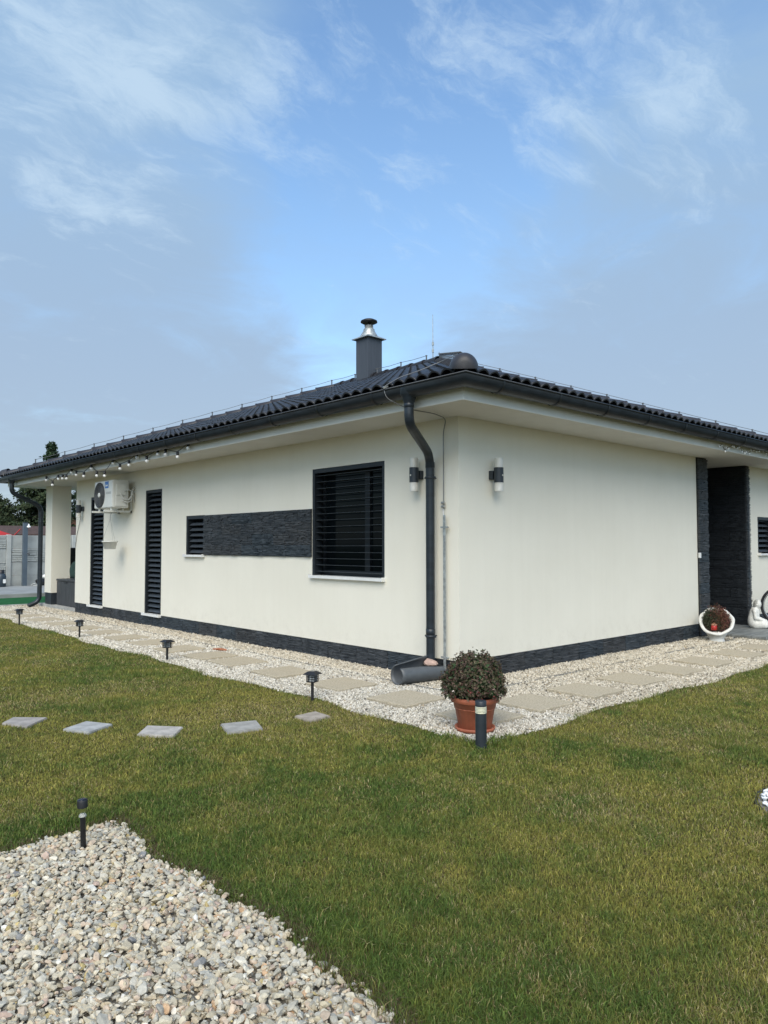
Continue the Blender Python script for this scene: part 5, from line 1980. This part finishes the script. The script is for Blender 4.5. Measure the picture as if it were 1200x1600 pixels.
M_GRAVEL = mat('bed_gravel', (0.4, 0.4, 0.4), 0.85, 0.16, 55.0, 0.0025, 120, attr='col', spec=0.25)
M_CHIPS = mat('white_chips', (0.5, 0.5, 0.5), 0.85, attr='col', spec=0.2)
r = np.random.default_rng(77)
BEDC = [(0.43, 0.40, 0.33), (0.48, 0.45, 0.38), (0.37, 0.355, 0.31), (0.40, 0.36, 0.28), (0.46, 0.40, 0.31), (0.33, 0.325, 0.30), (0.52, 0.49, 0.43), (0.43, 0.42, 0.385), (0.39, 0.37, 0.32), (0.47, 0.42, 0.33), (0.45, 0.37, 0.30)]
BEDX = [(0.42, 0.29, 0.19), (0.40, 0.33, 0.17), (0.20, 0.205, 0.215), (0.40, 0.31, 0.27), (0.58, 0.57, 0.54)]
Vs, Fs, Cs, o = [], [], [], 0
big, FB = stone_variants(30, 2, 1, 9)
sml, FS = stone_variants(30, 1, 2, 5)
for layer, (dens, zc, s0, s1) in enumerate(((2000, -0.004, 0.013, 0.021), (2000, 0.005, 0.0125, 0.026), (900, 0.013, 0.0135, 0.032), (1500, 0.012, 0.005, 0.010))):
    x, y = pts_in(-7.4, -4.1, -4.6, -1.35, dens, r)
    jx = r.exponential(0.014, len(x)) - 0.012
    k = (x < bed_edge_x(y) + jx) & (y < bed_edge_y(x) + jx) & in_view(x, y)
    x, y = x[k], y[k]
    dist = np.hypot(x - CAM.x, y - CAM.y)
    size = s0 + (s1 - s0) * r.beta(1.6, 3.0, len(x))
    heap = 0.008 + 0.006 * np.sin(x * 3.1 + y * 2.2) + 0.004 * np.sin(x * 7.3 - y * 5.1)
    edge = np.minimum(bed_edge_x(y) - x, bed_edge_y(x) - y)
    z = zc + heap * 0.6 - 0.012 * (edge < 0.06) + r.normal(size=len(x)) * 0.003
    pos = np.stack([x, y, z], 1)
    for near, (vr, F0) in ((True, (big, FB)), (False, (sml, FS))):
        kk = (dist < 2.9) == near
        if layer in (0, 3) and near:
            vr, F0 = sml, FS
        V, F, nv = scatter(pos[kk], size[kk], vr, F0, r, 0.42)
        c = pick(BEDC, int(kk.sum()), r, 0.13)
        sp = r.random(len(c)) < 0.085
        c[sp] = pick(BEDX, int(sp.sum()), r, 0.12)
        c = c * np.array([1.12, 1.08, 0.99])
        Vs.append(V); Fs.append(F + o); Cs.append(np.repeat(c, nv, axis=0)); o += len(V)
gv = obj('bed_stones', fast_mesh('bed_stones', np.vstack(Vs), np.vstack(Fs), M_GRAVEL, np.vstack(Cs)))
tag(gv, 'pale beige and grey crushed stones filling the near gravel bed', 'gravel', kind='stuff')
print('bed tris', sum(len(f) for f in Fs))

# fine white chippings of the two walks
oct_, FO = octa_variants(40, 3)
CH = [(0.63, 0.605, 0.545), (0.55, 0.525, 0.465), (0.68, 0.66, 0.61), (0.48, 0.45, 0.39), (0.59, 0.55, 0.475), (0.38, 0.355, 0.31), (0.65, 0.625, 0.575)]
CHX = [(0.20, 0.18, 0.15), (0.44, 0.36, 0.26), (0.30, 0.30, 0.29)]
r = np.random.default_rng(99)
xs, ys = [], []
a = pts_in(-2.2, 0.03, -2.2, 3.2, 6400, r); xs.append(a[0]); ys.append(a[1])
a = pts_in(0.03, 4.0, -2.2, 0.03, 5200, r); xs.append(a[0]); ys.append(a[1])
a = pts_in(-2.2, 0.03, 3.2, 7.0, 3600, r); xs.append(a[0]); ys.append(a[1])
a = pts_in(-2.2, 0.03, 7.0, 13.48, 2100, r); xs.append(a[0]); ys.append(a[1])
a = pts_in(4.0, 7.2, -2.2, 0.03, 2800, r); xs.append(a[0]); ys.append(a[1])
x, y = np.concatenate(xs), np.concatenate(ys)
k = (x > edge_x(y) - 0.03) & (y > edge_y(x) - 0.03) & ~((x > 0.03) & (y > 0.03)) & ~((x > 5.78) & (y > -0.86)) & in_view(x, y)
x, y = x[k], y[k]
on_slab = np.zeros(len(x), bool)
for (sx, sy) in SLABS:
    lim = 0.284
    cover = 0.30 if (sx, sy) == (-1.02, -1.12) else 0.0
    on_slab |= (np.abs(x - sx) < lim) & (np.abs(y - sy) < lim) & (r.random(len(x)) > 0.07 + cover)
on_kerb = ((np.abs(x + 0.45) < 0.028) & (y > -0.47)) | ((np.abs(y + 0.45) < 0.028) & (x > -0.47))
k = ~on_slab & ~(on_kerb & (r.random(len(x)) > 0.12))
x, y = x[k], y[k]
dist = np.hypot(x - CAM.x, y - CAM.y)
size = (0.0075 + 0.0065 * r.beta(2, 2.5, len(x))) * np.clip(dist / 8.0, 0.92, 1.6)
nearwall = (x > -0.40) | ((y > -0.40) & (x > -0.4))
z = 0.0015 + 0.023 * on_slab[k] + r.normal(size=len(x)) * 0.0035 + 0.004 * np.sin(x * 5 + y * 3)
c = pick(CH, len(x), r, 0.13)
sp = r.random(len(x)) < 0.07
c[sp] = pick(CHX, int(sp.sum()), r, 0.15)
c = c * np.array([1.0, 0.972, 0.925])
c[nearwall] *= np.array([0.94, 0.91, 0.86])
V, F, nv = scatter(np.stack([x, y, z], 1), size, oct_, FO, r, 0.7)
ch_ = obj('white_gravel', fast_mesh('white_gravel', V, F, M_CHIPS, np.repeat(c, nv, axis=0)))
tag(ch_, 'fine white stone chippings covering the walks round the house', 'gravel', kind='stuff')
print('chips', len(x), 'tris', len(F))

# bright white pebbles at the right edge
x, y = pts_in(WHITE_C[0] - .6, WHITE_C[0] + .6, WHITE_C[1] - .6, WHITE_C[1] + .6, 2600, r)
k = (x - WHITE_C[0]) ** 2 + (y - WHITE_C[1]) ** 2 < 0.50 ** 2
x, y = x[k], y[k]
z = 0.012 + r.normal(size=len(x)) * 0.005
V, F, nv = scatter(np.stack([x, y, z], 1), 0.010 + 0.009 * r.random(len(x)), sml, FS, r, 0.5)
c = pick([(0.80, 0.81, 0.82), (0.74, 0.75, 0.76), (0.84, 0.84, 0.83)], len(x), r, 0.06)
wp = obj('white_pebbles', fast_mesh('white_pebbles', V, F, M_CHIPS, np.repeat(c, nv, axis=0)))
tag(wp, 'bright white pebbles in a round bed at the right edge of the lawn', 'pebbles', kind='stuff')
MB_r = MB()
rim = [(WHITE_C[0] + 0.535 * math.cos(t), WHITE_C[1] + 0.535 * math.sin(t), -0.010) for t in np.linspace(0, 2 * PI, 49)]
MB_r.tube(rim, 0.009, 6, False)
tag(MB_r.build('bed_edging', M_BLACK), 'thin dark plastic edging round the bright white pebble bed', 'edging')

# ------------------------------------------------------------------ grass


def vnoise(x, y, sc, seed):
    rr = np.random.default_rng(seed)
    g = rr.random((64, 64))
    X, Y = x * sc + 100.3, y * sc + 57.7
    xi, yi = np.floor(X).astype(int), np.floor(Y).astype(int)
    fx, fy = X - xi, Y - yi
    fx, fy = fx * fx * (3 - 2 * fx), fy * fy * (3 - 2 * fy)
    a, b = g[xi % 64, yi % 64], g[(xi + 1) % 64, yi % 64]
    c, d = g[xi % 64, (yi + 1) % 64], g[(xi + 1) % 64, (yi + 1) % 64]
    return (a * (1 - fx) + b * fx) * (1 - fy) + (c * (1 - fx) + d * fx) * fy


def fbm(x, y, sc, seed):
    return (vnoise(x, y, sc, seed) * 0.5 + vnoise(x, y, sc * 2.1, seed + 1) * 0.3 + vnoise(x, y, sc * 4.3, seed + 2) * 0.2)


r = np.random.default_rng(1234)
XS, YS = [], []
rings = [1.0, 2.0, 2.6, 3.2, 4.0, 5.0, 6.2, 7.6, 9.2, 11.5, 14.5, 19.0]
for a0, a1 in zip(rings[:-1], rings[1:]):
    dm = (a0 + a1) / 2
    dens = 43000 * min(1.0, (2.5 / dm)) ** 1.45
    half = math.radians(37)
    area = half * (a1 ** 2 - a0 ** 2)
    n = int(area * dens)
    rad = np.sqrt(r.uniform(a0 ** 2, a1 ** 2, n))
    th = YAW + r.uniform(-half, half, n)
    XS.append(CAM.x + rad * np.cos(th))
    YS.append(CAM.y + rad * np.sin(th))
x, y = np.concatenate(XS), np.concatenate(YS)
k = in_lawn(x + r.normal(size=len(x)) * 0.022, y + r.normal(size=len(x)) * 0.022) & (y < 13.4) & (x < 9)
for (q, lab, colr) in STEPS:
    cx, cy = sum(p[0] for p in q) / 4, sum(p[1] for p in q) / 4
    inside = np.ones(len(x), bool)
    for i in range(4):
        (ax, ay), (bx_, by) = q[i], q[(i + 1) % 4]
        s = (bx_ - ax) * (y - ay) - (by - ay) * (x - ax)
        s0 = (bx_ - ax) * (cy - ay) - (by - ay) * (cx - ax)
        inside &= (s * np.sign(s0)) > 0.0035 + 0.004 * np.sin(x * 90 + y * 70)
    k &= ~inside
x, y = x[k], y[k]
n = len(x)
dist = np.hypot(x - CAM.x, y - CAM.y)
de_bed = np.maximum(x - bed_edge_x(y), y - bed_edge_y(x))                 # distance outside the bed
de_path = np.minimum(np.abs(x - edge_x(y)) + 99 * (y < edge_y(np.full(1, -1.7))[0] - 0.3), 99)
de_path = np.where((x < edge_x(y)) & (y > -1.8), edge_x(y) - x, np.where(y < edge_y(x), np.maximum(edge_y(x) - y, 0), 9))
big_ = fbm(x, y, 0.55, 3)
mid_ = fbm(x, y, 1.9, 13)
fin_ = fbm(x, y, 7.0, 23)
green = (big_ - 0.5) * 1.15 + (mid_ - 0.5) * 1.1 + (fin_ - 0.5) * 1.3 + 0.36
green += 0.40 * np.exp(-np.maximum(de_bed, 0) / 0.6) + 0.30 * np.exp(-de_path / 0.13)
dry = (fbm(x, y, 1.1, 43) - 0.5) * 2.2 + (fbm(x, y, 5.0, 53) - 0.5) * 1.6 + 0.30 - 0.7 * np.exp(-np.maximum(de_bed, 0) / 0.5)
t = np.clip(green + r.normal(size=n) * 0.22, 0, 1)[:, None]
dgreen = pick([(0.062, 0.100, 0.024), (0.080, 0.120, 0.030), (0.055, 0.090, 0.022), (0.105, 0.140, 0.036)], n, r, 0.3)
olive = pick([(0.205, 0.190, 0.046), (0.235, 0.205, 0.060), (0.170, 0.168, 0.042), (0.270, 0.225, 0.075)], n, r, 0.3)
straw = pick([(0.40, 0.32, 0.14), (0.32, 0.245, 0.11), (0.50, 0.42, 0.22)], n, r, 0.25)
c = (olive * (1 - t) + dgreen * t) * np.array([1.30, 1.32, 1.12]) * np.clip(r.lognormal(0.03, 0.22, size=(n, 1)), 0.5, 2.0)
sm = (r.random(n) < np.clip(dry * 0.36 + 0.06, 0.06, 0.42))
c[sm] = straw[sm]
edge_soil = (de_bed < 0.07) & (r.random(n) < 0.45)
c[edge_soil] = pick([(0.11, 0.085, 0.045), (0.16, 0.125, 0.07)], int(edge_soil.sum()), r, 0.2)
hgt = (0.010 + 0.024 * r.beta(1.5, 2.2, n)) * (0.9 + 0.35 * np.clip(green, 0, 1)) * (1 + 0.35 * np.exp(-de_path / 0.08) + 0.25 * np.exp(-np.maximum(de_bed, 0) / 0.2))
tuft = (vnoise(x, y, 3.1, 71) > 0.78) & (big_ > 0.45)
hgt[tuft] *= 1.6
hgt *= np.where(sm, 0.85, 1.0)
wid = r.uniform(0.0022, 0.0036, n) * np.clip(dist / 3.1, 0.9, 3.2)
az = r.uniform(0, 2 * PI, n)
lean = np.abs(r.normal(size=n)) * 0.75 + 0.15
la = r.uniform(0, 2 * PI, n)
dirx, diry = np.cos(la), np.sin(la)
bx_, by_ = np.cos(az), np.sin(az)
near = dist < 5.6
# near blades: two bends (5 verts, 3 tris); far: one triangle
def build_blades(kk, full):
    X, Y, H, W = x[kk], y[kk], hgt[kk], wid[kk]
    DX, DY, BX, BY, L = dirx[kk], diry[kk], bx_[kk], by_[kk], lean[kk]
    m = len(X)
    z0 = np.full(m, -0.010)
    mid = np.stack([X + DX * L * H * 0.32, Y + DY * L * H * 0.32, z0 + H * 0.60], 1)
    tip = np.stack([X + DX * L * H * 0.95, Y + DY * L * H * 0.95, z0 + H * np.maximum(1.02 - 0.25 * L, 0.45)], 1)
    b = np.stack([BX, BY, np.zeros(m)], 1) * (W / 2)[:, None]
    root = np.stack([X, Y, z0], 1)
    if full:
        V = np.stack([root - b, root + b, mid - b * 0.8, mid + b * 0.8, tip], 1).reshape(-1, 3)
        i = (np.arange(m) * 5)[:, None]
        F = np.concatenate([i + [[0, 1, 3]], i + [[0, 3, 2]], i + [[2, 3, 4]]])
        C = np.repeat(c[kk], 5, axis=0)
    else:
        V = np.stack([root - b, root + b, tip], 1).reshape(-1, 3)
        i = (np.arange(m) * 3)[:, None]
        F = i + [[0, 1, 2]]
        C = np.repeat(c[kk], 3, axis=0)
    return V, F, C


M_GRASS = bpy.data.materials.new('grass_blades')
M_GRASS.use_nodes = True
t_ = NT(M_GRASS.node_tree)
nd = M_GRASS.node_tree.nodes
b_ = nd['Principled BSDF']
at = t_.n('ShaderNodeAttribute', attribute_name='col')
t_.link(at.outputs['Color'], b_.inputs['Base Color'])
b_.inputs['Roughness'].default_value = 0.62
b_.inputs['Specular IOR Level'].default_value = 0.25
tl = t_.n('ShaderNodeBsdfTranslucent')
t_.link(at.outputs['Color'], tl.inputs['Color'])
mx = t_.n('ShaderNodeMixShader')
mx.inputs[0].default_value = 0.28
t_.link(b_.outputs[0], mx.inputs[1])
t_.link(tl.outputs[0], mx.inputs[2])
t_.link(mx.outputs[0], nd['Material Output'].inputs['Surface'])
V1, F1, C1 = build_blades(near, True)
V2, F2, C2 = build_blades(~near, False)
g = obj('grass', fast_mesh('grass', np.vstack([V1, V2]), np.vstack([F1, F2 + len(V1)]), M_GRASS, np.vstack([C1, C2])))
tag(g, 'short mown grass with yellowed patches covering the lawn', 'grass', kind='stuff')
print('blades', n, 'tris', len(F1) + len(F2))
